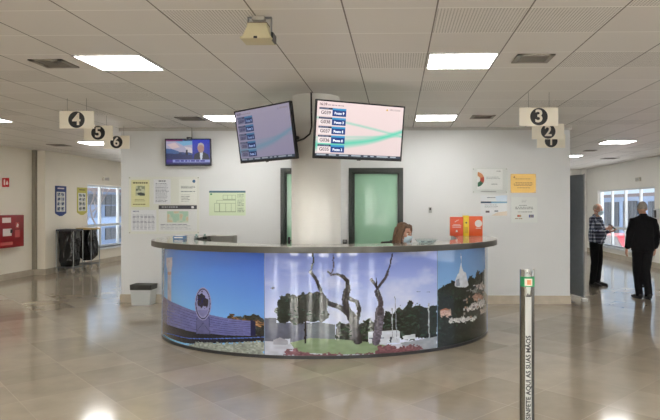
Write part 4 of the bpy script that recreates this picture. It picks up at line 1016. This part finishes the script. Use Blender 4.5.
def cart(x, y, label, w, lidm, seed, sag, zb):
    t = thing('waste_cart', label, 'waste cart', (x, y, 0), 0, 0, 'wheeled bag carts by the left window'); d = .42
    f = MB(); r = .011
    for sx in (-1, 1):
        for sy in (-1, 1): f.tube([(sx * w/2, sy * d/2, .12), (sx * w/2, sy * d/2, 1.05)], r, 8)
    for z in (.13, 1.05):
        f.tube([(-w/2, -d/2, z), (w/2, -d/2, z), (w/2, d/2, z), (-w/2, d/2, z), (-w/2, -d/2, z)], r, 8)
    for k in (-.25, 0, .25): f.tube([(-w/2, k * d, .13), (w/2, k * d, .13)], .007, 6)
    f.build('frame', GREYM, t)
    bag_mesh(w * .93, d * .95, zb, 1.045, seed, sag).build('bag', BAG, t)
    b = MB(); b.box((-w/2 - .012, -d/2 - .012, 1.03), (w/2 + .012, d/2 + .012, 1.075), .012); b.build('lid', lidm, t)
    for sx in (-1, 1):
        for sy in (-1, 1):
            b = MB(); x0, y0 = sx * (w/2 - .02), sy * (d/2 - .02); b.tube([(x0 - .02, y0, .055), (x0 + .02, y0, .055)], .055, 18); wh = b.build('wheel', mat('wheel_grey', (176, 170, 160), .5), t)
            b = MB(); b.box((x0 - .028, y0 - .02, .05), (x0 - .022, y0 + .02, .125)); b.box((x0 + .022, y0 - .02, .05), (x0 + .028, y0 + .02, .125)); b.box((x0 - .028, y0 - .02, .115), (x0 + .028, y0 + .02, .125)); b.build('fork', GREYM, wh)
cart(-8.155, 14.28, 'wheeled waste cart with a full black bag, nearer of two on the left', .43, mat('cart_lid_black', (34, 36, 42), .5), 1, .0, .16)
cart(-8.17, 15.16, 'wheeled waste cart with a tan lid and black bag, beside the window', .40, mat('cart_lid_tan', (190, 164, 110), .5), 5, .25, .22)

# ================================================================== RIGHT SIDE
t = thing('privacy_screen', 'dark grey folding privacy screen standing at the right wall edge', 'privacy screen', (3.235, 10.12, 0))
CLOTH = mat('grey_screen_cloth', (128, 134, 140), .7, noise=.05, nscale=20); CLOTHD = mat('dark_screen_cloth', (98, 104, 112), .7)
def panel_between(b, p, q, z0, z1, th):
    p, q = Vector((*p, 0)), Vector((*q, 0)); d = (q - p).normalized(); n = Vector((-d.y, d.x, 0)) * th / 2
    vs = [b.bm.verts.new(v) for v in (p - n + Vector((0,0,z0)), q - n + Vector((0,0,z0)), q + n + Vector((0,0,z0)), p + n + Vector((0,0,z0)), p - n + Vector((0,0,z1)), q - n + Vector((0,0,z1)), q + n + Vector((0,0,z1)), p + n + Vector((0,0,z1)))]
    for f in ((0,3,2,1),(4,5,6,7),(0,1,5,4),(1,2,6,5),(2,3,7,6),(3,0,4,7)): b.bm.faces.new([vs[i] for i in f])
    return b
panel_between(MB(), (0, 0), (-.135, .56), .07, 2.20, .022).build('panel', CLOTH, t, None, None, None, False)
panel_between(MB(), (-.15, .58), (-.27, 1.2), .07, 2.20, .022).build('panel', CLOTHD, t, None, None, None, False)
for (x, y), m in (((0, -.012), GREYM), ((-.142, .57), GREYM), ((-.27, 1.212), GREYM)):
    b = MB(); b.tube([(x, y, .04), (x, y, 2.21)], .012, 8); b.build('post', m, t)
for x, y in ((0, -.012), (-.27, 1.212)):
    MB().box((x - .04, y - .05, 0), (x + .05, y + .05, .055), .012).build('foot', mat('foot_white', (214, 214, 210), .5), t)
t = thing('card_reader', 'black wall device beside the right corridor window at the photo edge', 'wall device', (XR, 15.50, 1.44), -PI / 2)
MB().box((-.13, -.06, -.14), (.13, 0, .14), .01).build('socket_body', mat('reader_white', (206, 208, 208), .4), t); MB().box((-.10, -.068, -.10), (.04, -.058, .10), .004).build('socket_screen', BLACK, t)
t = thing('steel_post', 'slim chrome floor post at the right edge behind the man in black', 'post', (6.50, 13.9, 0))
b = MB(); b.lathe([(0, 0), (.15, 0), (.15, .015), (.05, .025), (.045, .04), (.045, 1.12), (.05, 1.125), (.05, 1.16), (0, 1.17)], n=32); b.build('tube', CHROME, t)
b = MB(); b.lathe([(.046, 1.0), (.051, 1.0), (.051, 1.10), (.046, 1.10)], n=32); b.build('collar', DARK, t)

# hand sanitiser bollard
t = thing('sanitiser_bollard', 'tall steel hand sanitiser post with vertical lettering in the foreground', 'sanitiser post', (.918, 4.12, 0))
pr = .051
b = MB(); b.lathe([(0, 0), (.16, 0), (.16, .012), (pr + .004, .02), (pr, .03), (pr, 1.12), (0, 1.12)], n=48); b.build('tube', mat('bollard_steel', (126, 124, 118), .2, 1.), t)
def arc_wrap(b, r0, r1, z0, z1, a0, a1, n=28):
    P = [(r1 * math.cos(a0 + (a1 - a0) * k / n), r1 * math.sin(a0 + (a1 - a0) * k / n)) for k in range(n + 1)] + [(r0 * math.cos(a1 - (a1 - a0) * k / n), r0 * math.sin(a1 - (a1 - a0) * k / n)) for k in range(n + 1)]
    return b.prism(P, 2, z0, z1)
F = -PI / 2 - .02
arc_wrap(MB(), pr - .001, pr + .0012, .05, 1.02, F - .42, F + .42).build('text_strip', mat('strip_white', (190, 191, 188), .35), t)
# dispenser head: two steel cheeks, a green label band and the bottle between
for a in (F - 1.15, F + 1.15): arc_wrap(MB(), pr - .010, pr, 1.11, 1.203, a - .55, a + .55).build('cheek', STEEL, t)
arc_wrap(MB(), .0, pr - .004, 1.10, 1.115, 0, 2 * PI - .001).build('seat_plate', DARK, t)
arc_wrap(MB(), pr, pr + .0022, 1.085, 1.155, F - 1.25, F + 1.25).build('label_band', mat('green_label', (30, 140, 84), .4), t)
arc_wrap(MB(), pr + .0022, pr + .0034, 1.092, 1.142, F - .52, F + .52).build('label_face', mat('label_peach', (226, 214, 200), .45), t)
arc_wrap(MB(), pr + .0034, pr + .0042, 1.10, 1.134, F - .20, F + .30).build('label_mark', mat('label_orange', (206, 130, 90), .45), t)
b = MB(); b.lathe([(0, 1.115), (.026, 1.115), (.028, 1.13), (.028, 1.155), (.012, 1.172), (.012, 1.185), (.018, 1.187), (.018, 1.200), (0, 1.202)], n=24); bo = b.build('bottle', mat('bottle_white', (228, 230, 226), .3), t)
b = MB(); b.tube([(0, 0, 1.195), (-.006, -.03, 1.196), (-.008, -.044, 1.186)], .006, 8); b.build('pump_spout', mat('bottle_white', (0, 0, 0)), bo)
b = MB(); b.prism([(-.016, 1.085), (.016, 1.085), (.009, 1.035), (-.009, 1.035)], 1, -pr - .0035, -pr - .0005); b.build('drip_tongue', mat('strip_white', (0, 0, 0)), t)
b = MB(); b.box((-.020, -pr - .03, 1.020), (.004, -pr, 1.030), .002); b.box((-.022, -pr - .012, 1.018), (.016, -pr, 1.026), .002); b.tube([(-.006, -pr - .004, 1.028), (-.006, -pr - .004, 1.040)], .005, 8); b.build('tap_lever', BLACK, t)
me = text_mesh('DESINFETE AQUI AS SUAS MÃOS', .044, .0012, .0004)
me.transform(Matrix.Rotation(-PI / 2, 4, 'Y'))
bm = bmesh.new(); bm.from_mesh(me)
for k in range(1, 16):
    x0 = min(v.co.x for v in bm.verts); x1 = max(v.co.x for v in bm.verts)
    bmesh.ops.bisect_plane(bm, geom=bm.verts[:] + bm.edges[:] + bm.faces[:], plane_co=(x0 + (x1 - x0) * k / 16, 0, 0), plane_no=(1, 0, 0))
bm.to_mesh(me); bm.free()
zc = .745 - max(v.co.z for v in me.vertices)
for v in me.vertices:
    a = F + v.co.x / pr * 1.0; r = pr + .0016 + (-v.co.y)
    v.co = Vector((r * math.cos(a), r * math.sin(a), v.co.z + zc))
meshobj('lettering', me, mat('letter_black', (30, 30, 32), .5), t)

# ================================================================== PEOPLE
SKIN = mat('skin', (196, 148, 126), .5, noise=.05, nscale=18)
MASKM = mat('mask_blue', (196, 216, 226), .7)
def V3(p): return Vector(p)
def add_hand(b, wrist, d, palm, thumb, curl, s=1.):
    """palm, four unequal bent fingers and a thumb from the side of the palm. d: forearm direction, palm: way the palm faces, thumb: side of the thumb"""
    wrist = V3(wrist); d = V3(d).normalized(); palm = V3(palm); palm = (palm - d * palm.dot(d)).normalized(); th = V3(thumb); th = (th - d * th.dot(d) - palm * th.dot(palm)).normalized()
    b.etube([wrist - d * .02, wrist + d * .02, wrist + d * .055, wrist + d * .092], [(.024, .018), (.034, .016), (.041, .015), (.038, .013)], side=th)
    for k, L in enumerate((.072, .080, .075, .058)):
        lat = .030 - .0205 * k; p = wrist + d * (.085 - .004 * abs(k - 1)) + th * lat; pts = [p]; ang = 0
        for j, f in enumerate((.45, .32, .26)):
            ang += curl * (.55 if j == 0 else .8); dd = d * math.cos(ang) + palm * math.sin(ang) + th * (.06 * (1.5 - k)) * (1 if j == 0 else 0); p = p + dd.normalized() * L * f * s; pts.append(p)
        b.etube(pts, [.0092, .0085, .0080, .0070], side=th, n=8)
    p = wrist + d * .025 + th * .026; q = p + (d * .6 + th * .75 + palm * .25).normalized() * .036; r = q + (d * .9 + th * .15 + palm * .4).normalized() * .030; e = r + (d * .85 + palm * .5 - th * .1).normalized() * .024
    b.etube([p, q, r, e], [.0125, .011, .0098, .008], side=palm, n=8)

def add_head(b, c, yaw, pitch=0.):
    """head about .23 m tall: skull, jaw, brow, nose, lips, ears; faces -Y turned by yaw"""
    M = Matrix.Translation(c) @ Matrix.Rotation(yaw, 4, 'Z') @ Matrix.Rotation(pitch, 4, 'X')
    n = MB()
    n.ball((0, .008, .02), (.076, .096, .098)); n.ball((0, -.035, -.045), (.060, .064, .068)); n.ball((0, -.062, -.085), (.032, .030, .024))
    n.ball((0, -.078, .022), (.056, .022, .016)); n.etube([(0, -.090, .010), (0, -.108, -.018), (0, -.112, -.030)], [.010, .014, .016], n=8)
    n.ball((-.012, -.102, -.034), .010); n.ball((.012, -.102, -.034), .010)
    n.ball((0, -.094, -.060), (.025, .012, .007)); n.ball((0, -.092, -.070), (.021, .012, .008))
    for sx in (-1, 1): n.ball((sx * .077, .012, -.012), (.010, .020, .032)); n.ball((sx * .045, -.070, -.020), (.024, .024, .022))
    n.bm.transform(M)
    me = bpy.data.meshes.new('h'); n.bm.to_mesh(me); n.bm.free(); b.bm.from_mesh(me); bpy.data.meshes.remove(me)
    return M
def head_bits(t, M, hairm, kind, mask=True, eyes=True):
    if eyes:
        for sx in (-1, 1):
            b = MB(); b.ball((sx * .032, -.083, .004), .0125); e = b.build('eye', mat('eye_white', (226, 222, 216), .25), t); e.data.transform(M)
            b = MB(); b.ball((sx * .032, -.0935, .004), (.006, .003, .006)); p = b.build('pupil', mat('eye_dark', (40, 28, 22), .2), e); p.data.transform(M)
            b = MB(); b.etube([(sx * .016, -.098, .026), (sx * .032, -.098, .032), (sx * .050, -.086, .026)], [.004, .005, .003], n=6); p = b.build('eyebrow', hairm, t); p.data.transform(M)
    if kind in ('short', 'thin'):
        b = MB(); bmesh.ops.create_uvsphere(b.bm, u_segments=36, v_segments=24, radius=1)
        dead = []
        for v in b.bm.verts:
            x, y, z = v.co; cut = -.42 if y > .1 else (-.05 if y > -.35 else .42)
            if kind == 'thin' and z > .80 + .1 * y: dead.append(v); continue
            if kind == 'thin' and y < -.45: dead.append(v); continue
            if z < cut: dead.append(v)
        bmesh.ops.delete(b.bm, geom=dead, context='VERTS')
        for v in b.bm.verts:
            q = 1 + .03 * mnoise.noise(v.co * 9); v.co = Vector((v.co.x * .0815 * q, v.co.y * .101 * q + .010, v.co.z * .103 * q + .021))
        bmesh.ops.recalc_face_normals(b.bm, faces=b.bm.faces)
        bmesh.ops.solidify(b.bm, geom=list(b.bm.faces), thickness=.008)
        h = b.build('hair', hairm, t); h.data.transform(M)
    if mask:
        b = MB(); nu, nv = 14, 9; g = []
        for j in range(nv):
            row = []
            for i in range(nu):
                u = -1 + 2 * i / (nu - 1); v = j / (nv - 1); a = u * 1.12; z = -.012 - .092 * v
                bul = .016 * math.cos(u * PI / 2) * math.sin(v * PI) ; rx, ry = .068 + bul * .4, .082 + bul + .030 * math.exp(-((u / .25) ** 2) - ((v - .18) / .22) ** 2)
                sh = 1 - .22 * max(0, v - .6); row.append(b.bm.verts.new((rx * math.sin(a) * sh, -.030 - ry * math.cos(a) * sh + .008 * v, z + .002 * math.sin(v * 18))))
            g.append(row)
        for j in range(nv - 1):
            for i in range(nu - 1): b.bm.faces.new((g[j][i], g[j][i + 1], g[j + 1][i + 1], g[j + 1][i]))
        bmesh.ops.recalc_face_normals(b.bm, faces=b.bm.faces); bmesh.ops.solidify(b.bm, geom=list(b.bm.faces), thickness=.003)
        m = b.build('face_mask', MASKM, t, 'pale blue face mask'); m.data.transform(M)
        for sx in (-1, 1):
            b = MB()
            b.tube([(sx * .062, -.066, -.022), (sx * .080, -.02, -.002), (sx * .086, .018, .016), (sx * .084, .030, -.010), (sx * .078, .006, -.045), (sx * .058, -.058, -.080)], .0018, 5); l = b.build('ear_loop', WHITE, m); l.data.transform(M)

def build_person(name_label, loc, yaw, J, look, voxel=.0065):
    """J: joints in the person's own frame (facing -Y); look: clothes and head settings"""
    t = thing('person', name_label, 'person', loc, yaw)
    b = MB(); bk = J.get('lean', 0.)
    T = [V3(p) for p in J['spine']]           # pelvis, waist, chest, shoulders, neck base
    b.etube(T, J.get('spine_r', [(.155, .11), (.145, .105), (.165, .115), (.165, .095), (.07, .062)]))
    hd = V3(J['head']); b.etube([T[-1] - V3((0, 0, .03)), hd + V3((0, .015, -.07))], [.060, .056])
    M = add_head(b, hd, J.get('head_yaw', 0), J.get('head_pitch', 0))
    for sd in ('l', 'r'):
        sh, el, wr = (V3(J[k + sd]) for k in ('sh', 'el', 'wr'))
        b.etube([T[3] * .3 + sh * .7 + V3((0, 0, .01)), sh, sh * .5 + el * .5, el, el * .55 + wr * .45, wr], [.052, .052, .044, .037, .036, .025], side=(0, 1, 0))
        hs = J['hand' + sd]; add_hand(b, wr, hs[0], hs[1], hs[2], hs[3])
        hp, kn, an, toe = (V3(J[k + sd]) for k in ('hp', 'kn', 'an', 'toe'))
        b.etube([hp, hp * .5 + kn * .5, kn, kn * .6 + an * .4, an], [.085, .072, .053, .052, .036], side=(1, 0, 0))
        b.etube([an + (an - toe).normalized() * .03 - V3((0, 0, .03)), an * .5 + toe * .5 - V3((0, 0, .005)), toe], [(.032, .032), (.040, .028), (.036, .018)], side=(1, 0, 0))
    me = blend(b, voxel, 2); meshobj('body', me, SKIN, t)
    # upper garment
    b = MB(); g = look['top_grow']; tr = look['top_r']
    b.etube([V3(p) for p in look.get('top_path', J['spine'][:4])] + [T[-1] + V3((0, .004, -.012))], tr)
    for e in look.get('top_extra', ()): b.ball(*e)
    for sd in ('l', 'r'):
        sh, el, wr = (V3(J[k + sd]) for k in ('sh', 'el', 'wr'))
        cuff = wr * (1 - look.get('cuff', .04)) + el * look.get('cuff', .04)
        b.etube([T[3] * .45 + sh * .55 + V3((0, 0, .0)), sh, sh * .5 + el * .5, el, el * .5 + cuff * .5, cuff], [.072 + g, .066 + g, .058 + g, .050 + g, .047 + g, .036 + g], side=(0, 1, 0))
    o = meshobj(look['top'], blend(b, .012, 2, look.get('wr', .008)), look['top_m'], t, look.get('top_label'))
    cb = MB(); cz = T[-1] + V3((0, .005, -.004)); cb.etube([cz + V3((0, 0, -.022)), cz + V3((0, 0, .022))], [(.078, .072), (.068, .062)]); meshobj('collar', blend(cb, .008, 2), look['top_m'], o)
    # trousers
    b = MB(); p0 = T[0]; b.etube([p0 + V3((0, 0, .12)) if 'seat' not in look else p0 + V3((0, .0, .10)), p0, p0 + V3((0, 0, -.07))], look.get('pel_r', [(.165, .125), (.172, .128), (.15, .115)]))
    for sd in ('l', 'r'):
        hp, kn, an = (V3(J[k + sd]) for k in ('hp', 'kn', 'an'))
        lo = an + V3((0, 0, -.035))
        b.etube([hp, hp * .5 + kn * .5, kn, kn * .5 + lo * .5, lo], [.105, .092, .076, .068, .064], side=(1, 0, 0))
    meshobj('trousers', blend(b, .012, 2, .007), look['leg_m'], t, look.get('leg_label'))
    for sd in ('l', 'r'):
        an, toe = V3(J['an' + sd]), V3(J['toe' + sd]); f = (toe - an); f.z = 0; f.normalize(); z0 = an.z - .09
        b = MB(); q = V3((an.x, an.y, z0))
        b.etube([q - f * .055 + V3((0, 0, .05)), q + f * .03 + V3((0, 0, .052)), q + f * .11 + V3((0, 0, .040)), q + f * .20 + V3((0, 0, .028))], [(.042, .048), (.046, .052), (.050, .038), (.042, .024)], side=V3((-f.y, f.x, 0)))
        b.ball((q.x, q.y, q.z + .085), (.046, .050, .04))
        me = blend(b, .009, 3)
        for v in me.vertices: v.co.z = max(v.co.z, z0 + .012)
        s = meshobj('shoe', me, look['shoe_m'], t)
        b = MB(); side = V3((-f.y, f.x, 0)); P = []
        for k in range(24):
            a = 2 * PI * k / 24; l = .145 * math.cos(a) + .072; w = (.045 + .006 * math.cos(a)) * math.sin(a); P.append((q.x + f.x * l + side.x * w, q.y + f.y * l + side.y * w))
        b.prism(P, 2, z0, z0 + .022); b.build('sole', BLACK, s)
    head_bits(t, M, look['hair_m'], look['hair'], look.get('mask', True))
    return t, M

def plaid():
    m = bpy.data.materials.new('navy_white_check_cloth'); m.use_nodes = True; nt = m.node_tree; b = nt.nodes['Principled BSDF']; N = nt.nodes.new; L = nt.links.new
    tc = N('ShaderNodeTexCoord'); sp = N('ShaderNodeSeparateXYZ'); L(tc.outputs['Object'], sp.inputs[0])
    def mth(op, a, c=None):
        x = N('ShaderNodeMath'); x.operation = op
        for i, v in enumerate((a, c)):
            if v is None: continue
            if isinstance(v, (int, float)): x.inputs[i].default_value = v
            else: L(v, x.inputs[i])
        return x.outputs[0]
    st = lambda o, f, w: mth('LESS_THAN', mth('FRACT', mth('MULTIPLY', o, f)), w)
    d = mth('ADD', sp.outputs[0], mth('MULTIPLY', sp.outputs[1], .9))
    a = st(sp.outputs[2], 14, .30); c = st(d, 14, .30)
    s = mth('MULTIPLY', mth('ADD', a, c), .5)
    r = N('ShaderNodeValToRGB'); r.color_ramp.interpolation = 'CONSTANT'
    r.color_ramp.elements[0].color = (*lin((34, 40, 58)), 1); e = r.color_ramp.elements.new(.4); e.color = (*lin((112, 120, 142)), 1); r.color_ramp.elements[-1].position = .9; r.color_ramp.elements[-1].color = (*lin((214, 218, 226)), 1)
    L(s, r.inputs['Fac']); L(r.outputs['Color'], b.inputs['Base Color']); b.inputs['Roughness'].default_value = .8
    return m
TROUSER = mat('black_trousers', (12, 12, 15), .85, spec=.2, bump=.1, bscale=40); JACKET = mat('black_jacket', (11, 12, 15), .85, spec=.2, bump=.1, bscale=40); SHOE = mat('black_shoe', (18, 17, 17), .3)
GREYH = mat('grey_hair', (150, 140, 130), .7, noise=.2, nscale=60); GREYB = mat('thin_grey_hair', (176, 164, 150), .7, noise=.2, nscale=60)

# man in the checked shirt, standing in the corridor, reading a phone held before his chest
J = dict(spine=[(0, .01, .93), (0, .0, 1.06), (0, -.01, 1.24), (0, .012, 1.385), (0, .012, 1.455)], head=(0, -.03, 1.575), head_yaw=-.30, head_pitch=.08,
    shl=(.185, .015, 1.385), ell=(.225, -.02, 1.10), wrl=(.13, -.24, 1.13), handl=((-.35, -.9, .12), (-.2, .3, 1), (.1, -.5, .9), .55),
    shr=(-.185, .015, 1.385), elr=(-.235, .0, 1.10), wrr=(-.11, -.25, 1.19), handr=((.45, -.9, .10), (.8, .3, .55), (-.2, -.4, .9), .8),
    hpl=(.09, .01, .90), knl=(.095, -.015, .49), anl=(.095, .02, .09), toel=(.115, -.14, .035), hpr=(-.09, .01, .90), knr=(-.095, .0, .49), anr=(-.10, .05, .09), toer=(-.13, -.10, .035))
look = dict(top='checked_shirt', top_m=plaid(), top_grow=.0, top_r=[(.182, .150), (.185, .170), (.188, .148), (.180, .112), (.068, .062)], top_extra=[((0, -.075, 1.07), (.145, .125, .15))], top_path=[(0, .0, .90), (0, -.01, 1.06), (0, -.015, 1.22), (0, .01, 1.385)],
    leg_m=TROUSER, shoe_m=SHOE, hair='thin', hair_m=GREYB, cuff=.06, top_label='navy and white checked shirt')
pf, Mf = build_person('person in a checked shirt and pale blue mask reading a phone in the corridor', (4.11, 12.05, 0), math.radians(50), J, look)
pf_m = Matrix.Translation(pf.location) @ Matrix.Rotation(math.radians(50), 4, 'Z')
p = pf_m @ V3((-.045, -.335, 1.235))
t = thing('phone', 'dark phone held up in the hand of the man in the checked shirt', 'phone', p, math.radians(40), math.radians(-52))
MB().box((-.036, -.004, -.078), (.036, .004, .078), .003).build('phone_body', BLACK, t); box('phone_screen', (-.032, .004, -.070), (.032, .0047, .070), mat('phone_screen_grey', (120, 134, 150), .15), t)  # screen in plain blue-grey, no emission

# man in black, walking away from the camera
J = dict(spine=[(0, .0, .95), (0, -.005, 1.08), (0, -.01, 1.27), (0, .012, 1.40), (0, .015, 1.49)], spine_r=[(.155, .11), (.145, .105), (.165, .115), (.14, .09), (.065, .058)], head=(.0, -.015, 1.61), head_yaw=-.20, head_pitch=.04,
    shl=(.188, .015, 1.375), ell=(.258, .03, 1.12), wrl=(.262, -.06, .89), handl=((0, -.25, -1), (-1, 0, 0), (0, -1, .1), .35),
    shr=(-.188, .015, 1.375), elr=(-.258, .03, 1.12), wrr=(-.262, -.06, .89), handr=((0, -.25, -1), (1, 0, 0), (0, -1, .1), .35),
    hpl=(.09, .0, .92), knl=(.07, -.07, .50), anl=(.045, -.03, .09), toel=(.06, -.19, .035), hpr=(-.09, .0, .92), knr=(-.075, -.02, .50), anr=(-.045, .12, .10), toer=(-.07, -.03, .035))
look = dict(top='jacket', top_m=JACKET, top_grow=.012, top_r=[(.205, .150), (.195, .150), (.205, .150), (.165, .124), (.088, .082)], top_path=[(0, .0, .86), (0, .0, 1.06), (0, -.01, 1.25), (0, .012, 1.40)],
    leg_m=TROUSER, shoe_m=SHOE, hair='short', hair_m=GREYH, cuff=.03, top_label='loose black jacket', wr=.012, mask=True)
pn, Mn = build_person('person in a loose black jacket and trousers walking away at the right', (4.37, 10.42, 0), math.radians(186), J, look)

# receptionist seated behind the counter, turned to her left
SEAT = .62
J = dict(spine=[(0, .02, SEAT + .09), (0, .0, SEAT + .22), (0, -.02, SEAT + .38), (0, .0, SEAT + .50), (0, .0, SEAT + .565)], spine_r=[(.15, .11), (.125, .095), (.145, .11), (.14, .085), (.06, .055)], head=(0, -.035, SEAT + .685), head_yaw=0, head_pitch=.16,
    shl=(.155, .0, SEAT + .50), ell=(.19, -.10, SEAT + .26), wrl=(.12, -.31, SEAT + .285), handl=((-.1, -1, -.15), (0, -.1, -1), (-1, 0, 0), .35),
    shr=(-.155, .0, SEAT + .50), elr=(-.19, -.10, SEAT + .26), wrr=(-.12, -.31, SEAT + .285), handr=((.1, -1, -.15), (0, -.1, -1), (1, 0, 0), .35),
    hpl=(.085, .0, SEAT + .085), knl=(.10, -.40, SEAT + .06), anl=(.10, -.38, .29), toel=(.10, -.53, .245), hpr=(-.085, .0, SEAT + .085), knr=(-.10, -.40, SEAT + .06), anr=(-.10, -.38, .29), toer=(-.10, -.53, .245))
BROWN = mat('brown_hair', (96, 68, 46), .55, noise=.35, nscale=40)
look = dict(top='blouse', top_m=mat('dark_blouse', (34, 30, 36), .8), top_grow=-.008, top_r=[(.158, .12), (.135, .105), (.155, .122), (.150, .095), (.060, .055)], leg_m=TROUSER, shoe_m=SHOE, hair='none', hair_m=BROWN, cuff=.05, seat=1, pel_r=[(.15, .115), (.165, .125), (.15, .115)], top_label='dark blouse', wr=.005)
PRL, PRY = (.06, 7.42, 0), math.radians(50)
pr_, Mr = build_person('person with long brown hair and a face mask seated behind the counter', PRL, PRY, J, look)
b = MB()
b.etube([(0, .004, .118), (0, .012, .09), (0, .02, .03)], [(.05, .06), (.083, .095), (.088, .098)]); 
b.etube([(0, .075, .06), (0, .082, -.05), (0, .080, -.16), (0, .070, -.235)], [(.088, .040), (.098, .046), (.100, .042), (.085, .028)])
for sx in (-1, 1): b.etube([(sx * .045, -.045, .105), (sx * .080, -.02, .04), (sx * .094, .0, -.05), (sx * .102, -.012, -.14), (sx * .098, -.02, -.225)], [(.022, .034), (.020, .045), (.024, .052), (.026, .048), (.020, .034)], side=(1, 0, 0))
hm = blend(b, .007, 2)
for v in hm.vertices:
    w = .004 * math.sin(math.atan2(v.co.y, v.co.x) * 26 + v.co.z * 14); d = V3((v.co.x, v.co.y, 0)); v.co += d.normalized() * w if d.length > .01 else V3((0, 0, 0))
    # open the hair over the face
    if v.co.y < -.055 and abs(v.co.x) < .06 and v.co.z < .075: v.co.y = -.05
h = meshobj('hair', hm, BROWN, pr_, 'long straight brown hair'); h.data.transform(Mr)
# her chair: drafting height, with a foot ring
t = thing('office_chair', 'black swivel chair under the seated receptionist, mostly hidden by the counter', 'chair', (PRL[0], PRL[1], 0), PRY)
MB().box((-.23, -.25, SEAT - .10), (.23, .17, SEAT - .035), .025, 3).build('seat', BLACK, t)
b = MB(); b.prism([(-.20, .92), (-.17, .78), (.17, .78), (.20, .92), (.19, 1.14), (.14, 1.19), (-.14, 1.19), (-.19, 1.14)], 1, .185, .225); b.build('backrest', BLACK, t)
b = MB(); b.tube([(0, .12, SEAT - .06), (0, .27, SEAT - .04), (0, .275, .8), (0, .228, 1.0)], .016, 8); b.build('back_support', DARK, t)
b = MB(); b.tube([(0, -.02, .10), (0, -.02, SEAT - .07)], [.028, .022], 14); b.build('column', CHROME, t)
b = MB(); P = [(.24 * math.cos(2 * PI * k / 32), -.20 + .24 * math.sin(2 * PI * k / 32), .19) for k in range(33)]
P = [(.30 * math.cos(2 * PI * k / 32), -.16 + .40 * math.sin(2 * PI * k / 32), .185) for k in range(33)]
b.tube(P, .012, 8); b.tube([(0, -.02, .185), (0, .24, .185)], .010, 8); b.tube([(0, -.02, .185), (-.29, -.16, .185)], .010, 8); b.tube([(0, -.02, .185), (.29, -.16, .185)], .010, 8); b.build('foot_ring', CHROME, t)
for k in range(5):
    a = 2 * PI * k / 5 + .3; e = (.28 * math.cos(a), -.02 + .28 * math.sin(a)); b = MB(); b.tube([(0, -.02, .11), (e[0], e[1], .075)], [.020, .014], 8); lg = b.build('base_arm', BLACK, t)
    b = MB(); b.tube([(e[0] - .012, e[1], .03), (e[0] + .012, e[1], .03)], .03, 14); b.build('caster', DARK, lg)

# ================================================================== LIGHT, CAMERA
w = bpy.data.worlds.new('daylight'); SC.world = w; w.use_nodes = True; nt = w.node_tree
bg = nt.nodes['Background']; tc = nt.nodes.new('ShaderNodeTexCoord'); sp = nt.nodes.new('ShaderNodeSeparateXYZ'); r = nt.nodes.new('ShaderNodeValToRGB')
nt.links.new(tc.outputs['Generated'], sp.inputs[0]); nt.links.new(sp.outputs['Z'], r.inputs['Fac']); nt.links.new(r.outputs['Color'], bg.inputs['Color'])
r.color_ramp.elements[0].position = 0; r.color_ramp.elements[0].color = (.62, .78, .95, 1); r.color_ramp.elements[1].position = .6; r.color_ramp.elements[1].color = (.36, .58, .95, 1)
bg.inputs['Strength'].default_value = .85

sl = bpy.data.lights.new('sun', 'SUN'); sl.energy = 60; sl.angle = .01; sl.color = (1, .97, .92); so = bpy.data.objects.new('sun', sl); COL.objects.link(so)
so.rotation_euler = Vector((.0, -.62, -.78)).to_track_quat('-Z', 'Y').to_euler()
cam = bpy.data.cameras.new('camera'); co = bpy.data.objects.new('camera', cam); COL.objects.link(co); SC.camera = co
cam.sensor_fit = 'HORIZONTAL'; cam.sensor_width = 36; cam.lens = 580 / 660 * 36
cam.shift_x = -55 / 660; cam.shift_y = -4 / 660; cam.clip_end = 200
co.location = (0, 0, 1.65); co.rotation_euler = (PI / 2, 0, math.radians(1.2))
vs = SC.view_settings; SC.display_settings.display_device = 'sRGB'
vs.view_transform = 'Standard'; vs.look = 'None'; vs.exposure = 0.58; vs.gamma = 1; vs.use_curve_mapping = False
SC.cycles.use_denoising = True
SC.cycles.max_bounces = 10; SC.cycles.diffuse_bounces = 6; SC.cycles.glossy_bounces = 5; SC.cycles.transparent_max_bounces = 16
SC.cycles.sample_clamp_indirect = 6
